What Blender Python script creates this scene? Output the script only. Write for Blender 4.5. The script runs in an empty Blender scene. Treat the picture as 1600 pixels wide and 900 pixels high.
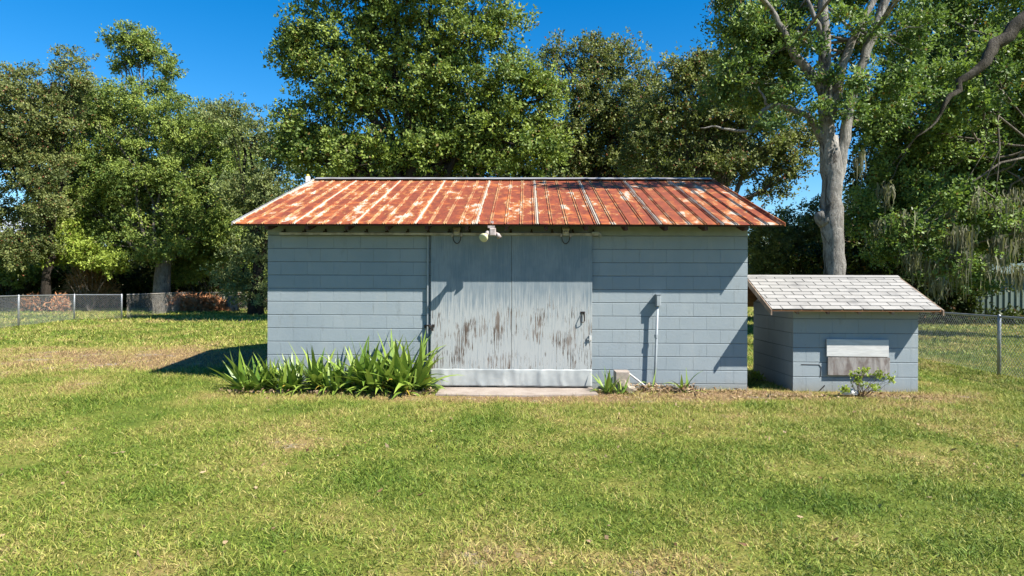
import bpy, math, random
import numpy as np
from mathutils import Matrix, Vector, Euler
random.seed(7); rng = np.random.default_rng(7)
sc = bpy.context.scene; COL = sc.collection
R = math.radians
# ------------------------------------------------------------------ camera, sky, sun, exposure
CAMP = Vector((0.0, -10.2, 1.5)); YAW = R(1.15); ROLL = R(0.22)
cam = bpy.data.objects.new('camera', bpy.data.cameras.new('camera')); COL.objects.link(cam)
CR = Matrix.Rotation(YAW, 4, 'Z') @ Matrix.Rotation(R(90), 4, 'X') @ Matrix.Rotation(ROLL, 4, 'Z')
cam.matrix_world = Matrix.Translation(CAMP) @ CR
cam.data.lens = 24; cam.data.sensor_width = 36; cam.data.clip_end = 3000; cam.data.clip_start = 0.05
sc.camera = cam
LD = Vector((-0.79, 0.46, -1.0)).normalized()           # the way the sunlight travels
SUN_EL = math.asin(-LD.z); SUN_ROT = math.atan2(-LD.x, -LD.y)
w = bpy.data.worlds.new('World'); sc.world = w; w.use_nodes = True
wt = w.node_tree; bg = wt.nodes['Background']
sky = wt.nodes.new('ShaderNodeTexSky'); sky.sky_type = 'NISHITA'; sky.sun_disc = False
sky.sun_elevation = SUN_EL; sky.sun_rotation = SUN_ROT
sky.air_density = 1.0; sky.dust_density = 0.0; sky.ozone_density = 4.0; sky.altitude = 0
hs = wt.nodes.new('ShaderNodeHueSaturation'); hs.inputs['Saturation'].default_value = 1.42
hs.inputs['Hue'].default_value = 0.500; hs.inputs['Value'].default_value = 1.4
wt.links.new(sky.outputs[0], hs.inputs['Color']); wt.links.new(hs.outputs[0], bg.inputs[0])
bg.inputs[1].default_value = 0.05
sl = bpy.data.lights.new('sun', 'SUN'); sl.energy = 5.0; sl.angle = R(0.5); sl.color = (1.0, 0.95, 0.86)
so = bpy.data.objects.new('sun', sl); COL.objects.link(so)
so.rotation_euler = LD.to_track_quat('-Z', 'Y').to_euler()
sc.view_settings.view_transform = 'Standard'; sc.view_settings.look = 'None'
sc.view_settings.exposure = 1.42; sc.view_settings.gamma = 1.0
# ------------------------------------------------------------------ where things stand (photo measurements turned into metres)
FPX = 1600 * 24 / 36
C3 = CR.to_3x3()
def ray(px, py): return C3 @ Vector(((px - 800) / FPX, (450 - py) / FPX, -1.0))
def P(px, py, Y):
    r = ray(px, py); t = (Y - CAMP.y) / r.y
    return CAMP + r * t
def sstep(a, b, x):
    t = min(1, max(0, (x - a) / (b - a))); return t * t * (3 - 2 * t)
def gh(x, y):
    return 0.10 * sstep(-3.9, -6.0, x) + 0.02 * math.sin(x * .31 + 1) * math.sin(y * .23) * sstep(5, 12, abs(x) + max(0, y) * .5)
def G(px, py):
    z = 0.0
    for _ in range(12):
        r = ray(px, py); t = (z - CAMP.z) / r.z; p = CAMP + r * t; z = gh(p.x, p.y)
    return Vector((p.x, p.y, z))
# ------------------------------------------------------------------ helpers
def tag(o, label=None, cat=None, group=None, kind=None):
    if label: o['label'] = label
    if cat: o['category'] = cat
    if group: o['group'] = group
    if kind: o['kind'] = kind
    return o
def empty(name, loc, label=None, cat=None, group=None):
    o = bpy.data.objects.new(name, None); COL.objects.link(o); o.location = loc
    o.empty_display_size = .1
    return tag(o, label, cat, group)
LOC = {}
def absloc(o):
    v = Vector((0, 0, 0))
    while o is not None:
        v = v + o.location; o = o.parent
    return v
def link(o, parent=None):
    COL.objects.link(o)
    if parent is not None:
        o.parent = parent; o.matrix_parent_inverse = PINV(parent)
    return o
def PINV(p):
    m = Matrix.Identity(4); chain = []
    while p is not None:
        chain.append(p); p = p.parent
    for q in reversed(chain):
        m = m @ q.matrix_parent_inverse @ q.matrix_basis
    return m.inverted()
class MB:
    def __init__(s): s.v = []; s.f = []
    def box(s, x0, x1, y0, y1, z0, z1):
        b = len(s.v)
        s.v += [(x0,y0,z0),(x1,y0,z0),(x1,y1,z0),(x0,y1,z0),(x0,y0,z1),(x1,y0,z1),(x1,y1,z1),(x0,y1,z1)]
        s.f += [tuple(b+i for i in q) for q in ((0,3,2,1),(4,5,6,7),(0,1,5,4),(1,2,6,5),(2,3,7,6),(3,0,4,7))]
        return s
    def bbox(s, x0, x1, y0, y1, z0, z1, b=.005, bx=None):      # box whose front (-y) edges are chamfered
        n = len(s.v); bx = b if bx is None else bx
        s.v += [(x0,y1,z0),(x1,y1,z0),(x1,y1,z1),(x0,y1,z1),
                (x0,y0+b,z0),(x1,y0+b,z0),(x1,y0+b,z1),(x0,y0+b,z1),
                (x0+bx,y0,z0+b),(x1-bx,y0,z0+b),(x1-bx,y0,z1-b),(x0+bx,y0,z1-b)]
        s.f += [tuple(n+i for i in q) for q in ((8,9,10,11),(4,5,9,8),(5,6,10,9),(6,7,11,10),(7,4,8,11),
                (0,1,5,4),(1,2,6,5),(2,3,7,6),(3,0,4,7),(3,2,1,0))]
        return s
    def prism(s, pts, a, b, axis='x'):
        n = len(s.v); k = len(pts)
        for c in (a, b):
            for p, q in pts:
                s.v.append({'x': (c, p, q), 'y': (p, c, q), 'z': (p, q, c)}[axis])
        s.f.append(tuple(n + i for i in range(k))[::-1]); s.f.append(tuple(n + k + i for i in range(k)))
        for i in range(k):
            j = (i + 1) % k; s.f.append((n+i, n+j, n+k+j, n+k+i))
        return s
    def tube(s, pts, rad, n=8, cap=True):
        pts = [Vector(p) for p in pts]
        if not hasattr(rad, '__len__'): rad = [rad] * len(pts)
        rings = []; up = Vector((0.13, 0.21, 1)).normalized(); a = None
        for i, p in enumerate(pts):
            d = (pts[min(i+1, len(pts)-1)] - pts[max(i-1, 0)])
            if d.length < 1e-9: d = Vector((0, 0, 1))
            d.normalize()
            if a is None:
                a = d.cross(up)
                if a.length < .05: a = d.cross(Vector((1, 0, 0)))
            a = (a - d * a.dot(d)).normalized()
            b = d.cross(a).normalized()
            base = len(s.v)
            for k in range(n):
                t = 2 * math.pi * k / n
                s.v.append(tuple(p + (a * math.cos(t) + b * math.sin(t)) * rad[i]))
            rings.append(base)
        for q in range(len(rings) - 1):
            u, v = rings[q], rings[q+1]
            for k in range(n): s.f.append((u+k, u+(k+1) % n, v+(k+1) % n, v+k))
        if cap:
            s.f.append(tuple(rings[0] + k for k in range(n))[::-1]); s.f.append(tuple(rings[-1] + k for k in range(n)))
        return s
    def build(s, name, mat, parent=None, smooth=False, kind=None, label=None):
        me = bpy.data.meshes.new(name); me.from_pydata(s.v, [], s.f); me.materials.append(mat)
        if smooth: me.polygons.foreach_set('use_smooth', [True] * len(me.polygons))
        me.update()
        o = bpy.data.objects.new(name, me); link(o, parent)
        if kind: o['kind'] = kind
        if label: o['label'] = label
        return o
def npmesh(name, V, F, mat, parent=None, tint=None, smooth=False):
    """V (n,3) ; F (m,k) ; one mesh from arrays, optional per point tint colour"""
    me = bpy.data.meshes.new(name); n, (m, k) = len(V), F.shape
    me.vertices.add(n); me.vertices.foreach_set('co', V.astype(np.float32).ravel())
    me.loops.add(m * k); me.loops.foreach_set('vertex_index', F.astype(np.int32).ravel())
    me.polygons.add(m); me.polygons.foreach_set('loop_start', np.arange(0, m * k, k, dtype=np.int32))
    if smooth: me.polygons.foreach_set('use_smooth', np.ones(m, bool))
    if tint is not None:
        a = me.color_attributes.new('tint', 'FLOAT_COLOR', 'POINT')
        a.data.foreach_set('color', tint.astype(np.float32).ravel())
    me.update(calc_edges=True); me.materials.append(mat)
    o = bpy.data.objects.new(name, me); link(o, parent); return o
# ------------------------------------------------------------------ node helpers
ALB = 0.59                                             # keeps base colours at real-world reflectance
class NT:
    def __init__(s, name):
        s.m = bpy.data.materials.new(name); s.m.use_nodes = True; s.t = s.m.node_tree
        s.b = s.t.nodes['Principled BSDF']; s.out = s.t.nodes['Material Output']
    def n(s, typ, **kw):
        x = s.t.nodes.new(typ)
        for k, v in kw.items(): setattr(x, k, v)
        return x
    def set(s, sock, v):
        if hasattr(v, 'is_output'): s.t.links.new(v, sock)
        elif v is not None:
            try: sock.default_value = v
            except Exception: sock.default_value = (v, v, v)
    def math(s, op, a, b=None, clamp=False):
        x = s.n('ShaderNodeMath', operation=op, use_clamp=clamp); s.set(x.inputs[0], a)
        if b is not None: s.set(x.inputs[1], b)
        return x.outputs[0]
    def coord(s, kind='Object'):
        return s.n('ShaderNodeTexCoord').outputs[kind]
    def pos(s): return s.n('ShaderNodeNewGeometry').outputs['Position']
    def map(s, v, scale=(1,1,1), loc=(0,0,0)):
        x = s.n('ShaderNodeMapping'); s.set(x.inputs[0], v); x.inputs['Scale'].default_value = scale; x.inputs['Location'].default_value = loc
        return x.outputs[0]
    def noise(s, v, scale=5, detail=4, rough=.55, dist=0, col=False, w=None):
        x = s.n('ShaderNodeTexNoise'); 
        if w is not None: x.noise_dimensions = '4D'; s.set(x.inputs['W'], w)
        s.set(x.inputs['Vector'], v); x.inputs['Scale'].default_value = scale
        x.inputs['Detail'].default_value = detail; x.inputs['Roughness'].default_value = rough; x.inputs['Distortion'].default_value = dist
        return x.outputs[1 if col else 0]
    def mr(s, v, a, b, c=0, d=1, smooth=True):
        x = s.n('ShaderNodeMapRange'); x.interpolation_type = 'SMOOTHSTEP' if smooth else 'LINEAR'
        s.set(x.inputs[0], v); 
        for i, q in enumerate((a, b, c, d)): s.set(x.inputs[1+i], q)
        return x.outputs[0]
    def mix(s, f, a, b, mode='MIX'):
        x = s.n('ShaderNodeMix', data_type='RGBA', blend_type=mode); s.set(x.inputs[0], f)
        for i, q in ((6, a), (7, b)):
            if isinstance(q, tuple): q = (*q[:3], 1)
            s.set(x.inputs[i], q)
        return x.outputs[2]
    def ramp(s, v, stops):
        x = s.n('ShaderNodeValToRGB'); s.set(x.inputs[0], v); r = x.color_ramp
        while len(r.elements) < len(stops): r.elements.new(.5)
        for e, (p, c) in zip(r.elements, stops): e.position = p; e.color = (*c, 1)
        return x.outputs[0]
    def bump(s, h, strength=.3, dist=.01):
        x = s.n('ShaderNodeBump'); s.set(x.inputs['Height'], h); x.inputs['Strength'].default_value = strength
        x.inputs['Distance'].default_value = dist; s.t.links.new(x.outputs[0], s.b.inputs['Normal']); return x
    def xyz(s, v):
        x = s.n('ShaderNodeSeparateXYZ'); s.set(x.inputs[0], v); return x.outputs
    def rnd(s): return s.n('ShaderNodeObjectInfo').outputs['Random']
    def fin(s, col, rough=.7, metal=0, spec=.5):
        col = tuple(q * ALB for q in col[:3]) + (1,) if isinstance(col, tuple) else s.mix(1.0, col, (ALB, ALB, ALB), 'MULTIPLY')
        s.col = col
        s.set(s.b.inputs['Base Color'], col); s.set(s.b.inputs['Roughness'], rough); s.set(s.b.inputs['Metallic'], metal)
        s.b.inputs['Specular IOR Level'].default_value = spec
        return s.m
def simple(name, c, c2=None, scale=20, rough=.7, metal=0, bump=.2, spec=.4, stretch=(1,1,1)):
    t = NT(name); v = t.map(t.coord(), stretch); n = t.noise(v, scale, 5)
    col = t.mix(t.mr(n, .35, .65), c, c2 or tuple(x * .75 for x in c))
    if bump: t.bump(n, bump, .004)
    return t.fin(col, rough, metal, spec)
# ------------------------------------------------------------------ materials
def lawn_colour(t, blade=False):
    p = t.pos(); x, y, z = t.xyz(p)
    def spot(cx, cy, rx, ry):
        v = t.n('ShaderNodeVectorMath', operation='SUBTRACT'); t.set(v.inputs[0], p); v.inputs[1].default_value = (cx, cy, 0)
        u = t.n('ShaderNodeVectorMath', operation='MULTIPLY'); t.set(u.inputs[0], v.outputs[0]); u.inputs[1].default_value = (1/rx, 1/ry, 0)
        l = t.n('ShaderNodeVectorMath', operation='LENGTH'); t.set(l.inputs[0], u.outputs[0]); return t.mr(l.outputs['Value'], 1.25, .2)
    big = t.noise(p, .28, 3); mid = t.noise(t.map(p, (1, .8, 1)), 1.1, 4, .6); fine = t.noise(p, 6.5, 4, .7)
    dry = t.math('ADD', t.math('MULTIPLY', big, 1.0), t.math('MULTIPLY', mid, 1.35))
    dry = t.math('ADD', dry, t.math('MULTIPLY', fine, .45))
    dry = t.math('SUBTRACT', dry, .955)
    for (cx, cy, rx, ry, a) in SPOTS:
        dry = t.math('ADD', dry, t.math('MULTIPLY', spot(cx, cy, rx, ry), a * 1.35 if a > .2 else a))
    return dry, fine, p
gxy = lambda px, py: tuple(G(px, py)[:2])
SPOTS = []
def addspot(px, py, wpx, rz, a):
    c = G(px, py); s = FPX / (c.y + 10.2); SPOTS.append((c.x, c.y, wpx / s, rz, a))
addspot(150, 557, 260, 2.6, .44); addspot(330, 560, 130, 2.2, .36); addspot(60, 605, 130, 1.0, .26)
addspot(760, 622, 520, .45, .30); addspot(1150, 616, 330, .55, .38); addspot(1460, 618, 90, .5, .20)
addspot(500, 800, 160, .4, .18); addspot(260, 880, 200, .28, .25); addspot(820, 870, 160, .25, .22)
addspot(1060, 880, 130, .25, .2); addspot(430, 700, 200, .8, .10); addspot(300, 500, 110, 3.5, .2); addspot(1480, 575, 90, 1.0, .12)
addspot(1050, 730, 330, 1.2, -.12); addspot(150, 760, 200, .8, -.05); addspot(1300, 790, 140, .35, -.12); addspot(730, 660, 160, .6, -.10)
addspot(1560, 900, 120, .25, .1); addspot(1540, 700, 100, .6, -.05)
def mat_ground():
    t = NT('lawn_ground'); dry, fine, p = lawn_colour(t)
    n2 = t.noise(t.map(p, (1, 1, 1)), 38, 4, .75)
    col = t.ramp(dry, [(.0, (.11, .18, .026)), (.32, (.21, .265, .045)), (.55, (.35, .33, .085)), (.78, (.44, .32, .13)), (1, (.40, .27, .15))])
    col = t.mix(t.mr(n2, .3, .72), t.mix(1.0, col, (.62, .60, .55), 'MULTIPLY'), col)
    sand = t.math('MULTIPLY', t.mr(t.noise(p, 1.7, 5, .7), .55, .64), t.mr(dry, .62, .8))
    col = t.mix(t.math('MULTIPLY', sand, .6), col, (.42, .37, .33))
    t.bump(t.math('ADD', t.math('MULTIPLY', n2, .6), t.noise(p, 11, 4)), .6, .05)
    return t.fin(col, .95, 0, .1)
def mat_blade():
    t = NT('grass_blade'); dry, fine, p = lawn_colour(t)
    at = t.n('ShaderNodeAttribute', attribute_name='tint'); r = t.xyz(at.outputs['Color'])
    d = t.math('ADD', dry, t.math('MULTIPLY', t.math('SUBTRACT', r[0], .5), .85))
    col = t.ramp(d, [(.0, (.15, .255, .030)), (.3, (.27, .365, .052)), (.55, (.44, .46, .10)), (.78, (.66, .57, .21)), (1, (.60, .42, .21))])
    col = t.mix(1.0, col, t.mix(r[1], (.50, .54, .48), (1.30, 1.30, 1.16)), 'MULTIPLY')
    t.fin(col, .6, 0, .25)
    tr = t.n('ShaderNodeBsdfTranslucent'); t.set(tr.inputs[0], t.col); mx = t.n('ShaderNodeMixShader'); mx.inputs[0].default_value = .25
    t.t.links.new(t.b.outputs[0], mx.inputs[1]); t.t.links.new(tr.outputs[0], mx.inputs[2]); t.t.links.new(mx.outputs[0], t.out.inputs[0])
    return t.m
def mat_leaf(name, dark, light, odd=(.20, .14, .04), oddness=.04, trans=.22, rough=.5):
    t = NT(name); at = t.n('ShaderNodeAttribute', attribute_name='tint'); r = t.xyz(at.outputs['Color'])
    f = t.math('ADD', t.math('MULTIPLY', r[0], .32), t.math('MULTIPLY', r[1], .68), True)  # leaf variation; cluster part also paints crown shade into the colour
    col = t.mix(f, dark, light)
    col = t.mix(t.mr(r[2], 1 - oddness, 1 - oddness + .01, 0, 1, False), col, odd)
    t.fin(t.mix(1.0, col, (1.22, 1.2, 1.15), 'MULTIPLY'), rough, 0, .18)
    tr = t.n('ShaderNodeBsdfTranslucent'); t.set(tr.inputs[0], t.mix(1.0, t.col, (1.35, 1.45, .7), 'MULTIPLY')); mx = t.n('ShaderNodeMixShader'); mx.inputs[0].default_value = trans
    t.t.links.new(t.b.outputs[0], mx.inputs[1]); t.t.links.new(tr.outputs[0], mx.inputs[2]); t.t.links.new(mx.outputs[0], t.out.inputs[0])
    return t.m
def mat_block():
    t = NT('painted_block'); p = t.coord('Object'); wp = t.pos(); x, y, z = t.xyz(wp)
    grit = t.noise(wp, 130, 3, .7); blot = t.noise(wp, 1.6, 5, .6); streak = t.noise(t.map(wp, (5, 5, .8)), 1.5, 4)
    c = t.mix(t.mr(blot, .35, .68), (.40, .462, .495), (.355, .42, .46))
    c = t.mix(t.math('MULTIPLY', t.mr(streak, .55, .75), .35), c, (.47, .50, .50))
    c = t.mix(t.math('MULTIPLY', t.rnd(), .22), c, (.30, .37, .42))
    c = t.mix(t.math('MULTIPLY', t.mr(t.math('ADD', z, t.math('MULTIPLY', blot, .25)), .30, .10), .65), c, (.33, .31, .26))
    c = t.mix(t.math('MULTIPLY', t.mr(t.noise(t.map(wp, (1, 1, .35)), 4.5, 6, .75), .55, .72), .42), c, (.25, .27, .27))
    c = t.mix(t.mr(t.noise(wp, 22, 3, .6), .735, .76, 0, .8), c, (.20, .20, .19))
    t.bump(t.math('ADD', grit, t.math('MULTIPLY', t.noise(wp, 28, 4), .7)), .5, .008)
    return t.fin(c, .75, 0, .3)
def mat_ply():
    t = NT('peeling_plywood'); wp = t.coord('Object'); x, y, z = t.xyz(wp)
    st = t.noise(t.map(wp, (40, 1, 1.7)), 1.0, 6, .74); st2 = t.noise(t.map(wp, (75, 1, 3.2), (3, 0, 1)), 1.0, 5, .7)
    clump = t.noise(t.map(wp, (2.6, 1, 1.9), (1.7, 0, .4)), 1.0, 3, .6)
    low = t.mr(z, 1.65, .85)
    k = t.math('ADD', t.math('MULTIPLY', st, .62), t.math('MULTIPLY', st2, .62))
    k = t.math('ADD', k, t.math('MULTIPLY', clump, .62)); k = t.math('ADD', k, t.math('MULTIPLY', low, .20))
    peel = t.mr(k, 1.17, 1.20)
    chalk = t.math('MULTIPLY', t.mr(t.math('ADD', st, t.math('MULTIPLY', low, .22)), .48, .72), t.mr(z, 1.75, 1.2, .3, .9))
    paint = t.mix(t.mr(clump, .4, .65), (.24, .305, .35), (.32, .375, .405)); paint = t.mix(t.mr(st2, .5, .66, 0, .45), paint, (.17, .21, .24))
    paint = t.mix(chalk, paint, (.56, .58, .57))
    warm = t.mr(x, .98, 1.16); paint = t.mix(t.math('MULTIPLY', warm, .6), paint, (.56, .53, .49))
    wood = t.mix(t.mr(st2, .35, .65), (.24, .165, .12), (.085, .07, .06))
    wood = t.mix(t.mr(t.noise(wp, 3, 2), .45, .6), wood, (.26, .22, .19))
    crack = t.mr(st2, .655, .70); paint = t.mix(t.math('MULTIPLY', crack, t.mr(z, 1.6, .7)), paint, (.16, .15, .14))
    c = t.mix(peel, paint, wood)
    t.bump(t.math('SUBTRACT', t.math('MULTIPLY', st2, .5), t.math('MULTIPLY', peel, .6)), .5, .006)
    return t.fin(c, .75, 0, .3)
def mat_rust():
    t = NT('rusted_tin'); p = t.coord('Object'); x, y, z = t.xyz(p); rd = t.rnd(); w = t.math('MULTIPLY', rd, 37.0)
    a = t.noise(t.map(p, (2.6, 1.05, 1)), 1.3, 8, .72, w=w); b = t.noise(t.map(p, (9, 3, 1)), 1.3, 5, .7, w=w); c = t.noise(p, 28, 4, .7, w=w)
    lap = t.math('MINIMUM', t.mr(x, .0, .075, 1, 0), 1.0)
    xm = t.math('ABSOLUTE', t.math('SUBTRACT', t.math('MODULO', t.math('ADD', x, PW/8), PW/4), PW/8))
    rib = t.mr(xm, .022, .05, 1, 0)
    ym = t.math('ABSOLUTE', t.math('SUBTRACT', t.math('MODULO', t.math('ADD', y, .17), .61), .305)); pur = t.mr(ym, .0, .045, 1, 0)
    k = t.math('ADD', t.math('MULTIPLY', a, 1.15), t.math('MULTIPLY', b, .34))
    k = t.math('ADD', k, t.math('SUBTRACT', t.math('MULTIPLY', c, .14), .13))
    k = t.math('ADD', k, t.math('MULTIPLY', rib, .045)); k = t.math('ADD', k, t.math('MULTIPLY', lap, .24))
    k = t.math('ADD', k, t.math('MULTIPLY', pur, .03)); k = t.math('ADD', k, t.math('MULTIPLY', t.math('SUBTRACT', rd, .5), .05))
    rl = t.math('MULTIPLY', t.mr(xm, .020, .034, 1, 0), t.mr(b, .38, .62))  # pale highlight along each rib, painted into the colour and broken by noise
    pl = t.math('MULTIPLY', pur, t.mr(a, .42, .6, 0, .6))
    galv = t.mr(k, .775, .83); halo = t.mr(k, .70, .78)
    rust = t.mix(t.mr(b, .35, .65), (.34, .076, .029), (.20, .046, .023))
    rust = t.mix(t.mr(t.noise(p, 4.2, 3, w=w), .52, .68), rust, (.50, .14, .038))
    col = t.mix(t.math('MULTIPLY', halo, .65), rust, (.60, .25, .06))
    col = t.mix(t.math('MULTIPLY', rl, .6), col, (.66, .42, .20)); col = t.mix(t.math('MULTIPLY', pl, .5), col, (.60, .32, .12))
    col = t.mix(galv, col, t.mix(t.mr(c, .3, .7), (.66, .58, .47), (.48, .42, .36)))
    t.bump(c, .2, .004)
    return t.fin(col, .72, 0, .3)
PW = 0.875
def mat_bark(name, a, b, stripe=.5):
    t = NT(name); p = t.coord('Object'); n = t.noise(t.map(p, (5, 5, 1.6)), 1.6, 6, .72, .8); m = t.noise(t.map(p, (1, 1, .6)), 2.6, 5, .65, .5); f = t.noise(t.map(p, (26, 26, 10)), 1, 5, .75)
    dk = t.noise(t.map(p, (3.2, 3.2, .55), (4, 2, 1)), 1.5, 5, .7, 1.0)
    c = t.mix(t.mr(n, .38, .62), a, b); c = t.mix(t.mr(m, .5, .62, 0, .7), c, tuple(min(1, x * 1.35) for x in a))
    c = t.mix(t.mr(dk, .55, .64, 0, stripe), c, tuple(x * .25 for x in b)); c = t.mix(t.mr(f, .35, .7, 0, .55), c, tuple(x * .35 for x in a))
    t.bump(t.math('ADD', n, t.math('MULTIPLY', f, .7)), 1.0, .05)
    return t.fin(c, .95, 0, .1)
def mat_shingle():
    t = NT('pale_shingle'); p = t.pos(); r = t.rnd(); g = t.noise(p, 160, 3, .8); s = t.noise(t.map(p, (3, 3, 3)), 1, 4, .6)
    c = t.mix(r, (.45, .435, .405), (.56, .54, .505)); c = t.mix(t.mr(s, .5, .72, 0, .55), c, (.22, .215, .21)); c = t.mix(t.mr(g, .3, .75, .4, 0), c, (.2, .195, .19))
    t.bump(g, .5, .003); return t.fin(c, .9, 0, .2)
def mat_weathered():
    t = NT('weathered_board'); p = t.coord('Object'); a = t.noise(t.map(p, (14, 1, 2.2)), 1, 5, .7, .6); b = t.noise(t.map(p, (4, 1, 2.5)), 1, 3, .6, 1.0)
    c = t.mix(t.mr(a, .3, .7), (.25, .23, .215), (.47, .44, .415)); c = t.mix(t.mr(b, .5, .66, 0, .6), c, (.15, .10, .085)); t.bump(a, .4, .004)
    return t.fin(c, .85, 0, .2)
def mat_conc():
    t = NT('worn_concrete'); p = t.pos(); a = t.noise(p, 3, 5, .65); b = t.noise(p, 40, 4, .7)
    c = t.mix(t.mr(a, .35, .65), (.56, .49, .43), (.42, .35, .30)); c = t.mix(t.mr(b, .35, .7, .4, 0), c, (.30, .23, .18)); t.bump(b, .4, .006)
    return t.fin(c, .9, 0, .2)
M = dict(
    ground=mat_ground(), blade=mat_blade(), block=mat_block(), ply=mat_ply(), rust=mat_rust(), shingle=mat_shingle(), weathered=mat_weathered(), conc=mat_conc(),
    mortar=simple('painted_mortar', (.20, .245, .28), rough=.9), frieze=simple('painted_beam', (.36, .42, .43), (.31, .37, .39), 6, .75),
    gal=simple('galvanised_metal', (.50, .52, .53), (.38, .40, .42), 12, .45, .55, .1), ridge=simple('ridge_metal', (.55, .57, .60), (.36, .32, .30), 5, .5, .3, .1, stretch=(.6, 3, 3)),
    kick=simple('crumpled_sheet', (.62, .645, .63), (.46, .49, .49), 4, .5, .1, .05), rwood=simple('rafter_wood', (.11, .055, .035), (.07, .035, .025), 12, .9),
    owood=simple('raw_wood', (.42, .19, .085), (.28, .12, .055), 7, .85, stretch=(1, 3, 3)), tanwood=simple('fascia_wood', (.40, .31, .23), (.25, .17, .12), 9, .85),
    whiteboard=simple('white_board', (.80, .80, .78), (.66, .66, .65), 18, .6, stretch=(.3, 1, 2)), black=simple('dark_iron', (.03, .026, .024), (.07, .045, .035), 40, .6, .4),
    pvc=simple('grey_pvc', (.42, .47, .50), (.36, .40, .43), 15, .5), wht=simple('white_paint', (.78, .78, .76), (.6, .6, .58), 15, .5), cream=simple('cream_glass', (.75, .70, .38), (.6, .56, .3), 9, .25),
    pinkmetal=simple('aged_white_metal', (.62, .54, .52), (.42, .34, .32), 30, .6), track=simple('track_metal', (.62, .58, .50), (.36, .32, .27), 8, .7), rock=simple('pale_rock', (.52, .44, .34), (.25, .20, .15), 9, .9, bump=.8),
    barkd=mat_bark('oak_bark', (.30, .265, .22), (.16, .14, .115)), barkl=mat_bark('pale_bark', (.44, .415, .38), (.23, .21, .185), .95), barkmid=mat_bark('mid_bark', (.17, .15, .125), (.09, .08, .065)), barkdark=mat_bark('dark_bark', (.075, .062, .05), (.045, .038, .03)),
    deck=simple('roof_deck', (.10, .06, .04), (.06, .04, .03), 8, .95), green=simple('green_ribbed_metal', (.17, .225, .19), (.13, .18, .15), 2, .6, .1, .05, stretch=(1, 1, .3)),
    paleroof=simple('pale_metal_roof', (.62, .68, .74), (.55, .6, .66), 1, .5, .1), soil=simple('dark_soil', (.10, .07, .045), (.17, .12, .08), 14, .95, bump=.8), yellow=simple('yellow_cap', (.75, .60, .12), None, 5, .5),
    bulb=simple('flood_bulb', (.80, .78, .50), (.66, .62, .36), 6, .2),
)
M['leafA'] = mat_leaf('oak_leaf_mid', (.055, .115, .030), (.36, .45, .10))
M['leafB'] = mat_leaf('oak_leaf_dull', (.058, .092, .034), (.32, .36, .12), (.24, .10, .05), .05)
M['leafC'] = mat_leaf('oak_leaf_dark', (.040, .10, .032), (.31, .43, .12), trans=.26, rough=.45)
M['leafD'] = mat_leaf('leaf_bright', (.20, .28, .045), (.42, .52, .10), trans=.3)
M['leafG'] = mat_leaf('leaf_grey', (.08, .12, .05), (.35, .41, .155))
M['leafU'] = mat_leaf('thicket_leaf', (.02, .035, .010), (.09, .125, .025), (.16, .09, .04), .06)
M['dead'] = mat_leaf('dead_leaf', (.30, .12, .05), (.62, .30, .15), (.30, .26, .18), .15, .12, .8)
M['litter'] = mat_leaf('litter_leaf', (.24, .15, .09), (.50, .38, .25), (.18, .10, .06), .2, .1, .85)
M['frond'] = mat_leaf('dead_frond', (.24, .14, .06), (.50, .33, .16), (.10, .12, .03), .2, .12, .8)
M['moss'] = mat_leaf('moss_strand', (.13, .135, .09), (.30, .30, .21), trans=.25, rough=.9)
# ------------------------------------------------------------------ ground
def axis(lo, hi, fine_lo, fine_hi, st):
    a = list(np.arange(fine_lo, fine_hi + .01, st)); q = fine_hi; d = st
    while q < hi: d *= 1.5; q += d; a.append(q)
    q = fine_lo; d = st
    while q > lo: d *= 1.5; q -= d; a.insert(0, q)
    return a
xs = axis(-900, 900, -40, 40, 1.0); ys = axis(-60, 1500, -12, 60, 1.0)
g = MB()
for yy in ys:
    for xx in xs: g.v.append((xx, yy, gh(xx, yy)))
nx = len(xs)
for j in range(len(ys) - 1):
    for i in range(nx - 1): g.f.append((j*nx+i, j*nx+i+1, (j+1)*nx+i+1, (j+1)*nx+i))
tag(g.build('ground', M['ground'], smooth=True), kind='structure')

# ------------------------------------------------------------------ main shed
XL = P(418, 500, 0).x; XR = P(1168, 500, 0).x; DEP = 6.6; RY = 3.3
WT = P(1164, 368.9, 0).z                     # underside of the plain top beam
EY = -.45; EZ = (P(363, 347, EY).z + P(1226, 347.5, EY).z) / 2
EXL = P(363, 347, EY).x; EXR = P(1226, 347, EY).x
RZ = P(800, 279, RY).z; SLOPE = math.atan2(RZ - EZ, RY - EY); SLEN = math.hypot(RZ - EZ, RY - EY)
DXL = P(673, 500, -.07).x; DXR = P(925, 500, -.07).x
shed = empty('block_shed', (0, 0, 0), 'blue grey painted concrete block shed with rusty orange tin roof and wide sliding door', 'shed')
BP, BL = .2, .4
wl = MB(); wl.box(XL + .01, XR - .01, .006, .14, -.1, WT); fw = wl.build('wall', M['mortar'], shed)
cache = {}
def block_mesh(wd, ht, mat):
    k = (round(wd, 3), round(ht, 3), mat.name)
    if k not in cache:
        b = MB().bbox(-wd/2 + .0004, wd/2 - .0004, 0, .05, -ht/2 + .0036, ht/2 - .0036, .005, .0010)
        me = bpy.data.meshes.new('block'); me.from_pydata(b.v, [], b.f); me.materials.append(mat); cache[k] = me
    return cache[k]
def put_block(xc, zc, wd, ht, yface, parent, mat, rz=0, x0=None):
    o = bpy.data.objects.new('block', block_mesh(wd, ht, mat))
    o.location = (xc, yface + random.uniform(-.0007, .0007), zc) if rz == 0 else (yface + random.uniform(-.001, .001), xc, zc)
    o.rotation_euler = (0, 0, rz); link(o, parent); return o
j = 0; z1 = WT
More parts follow.
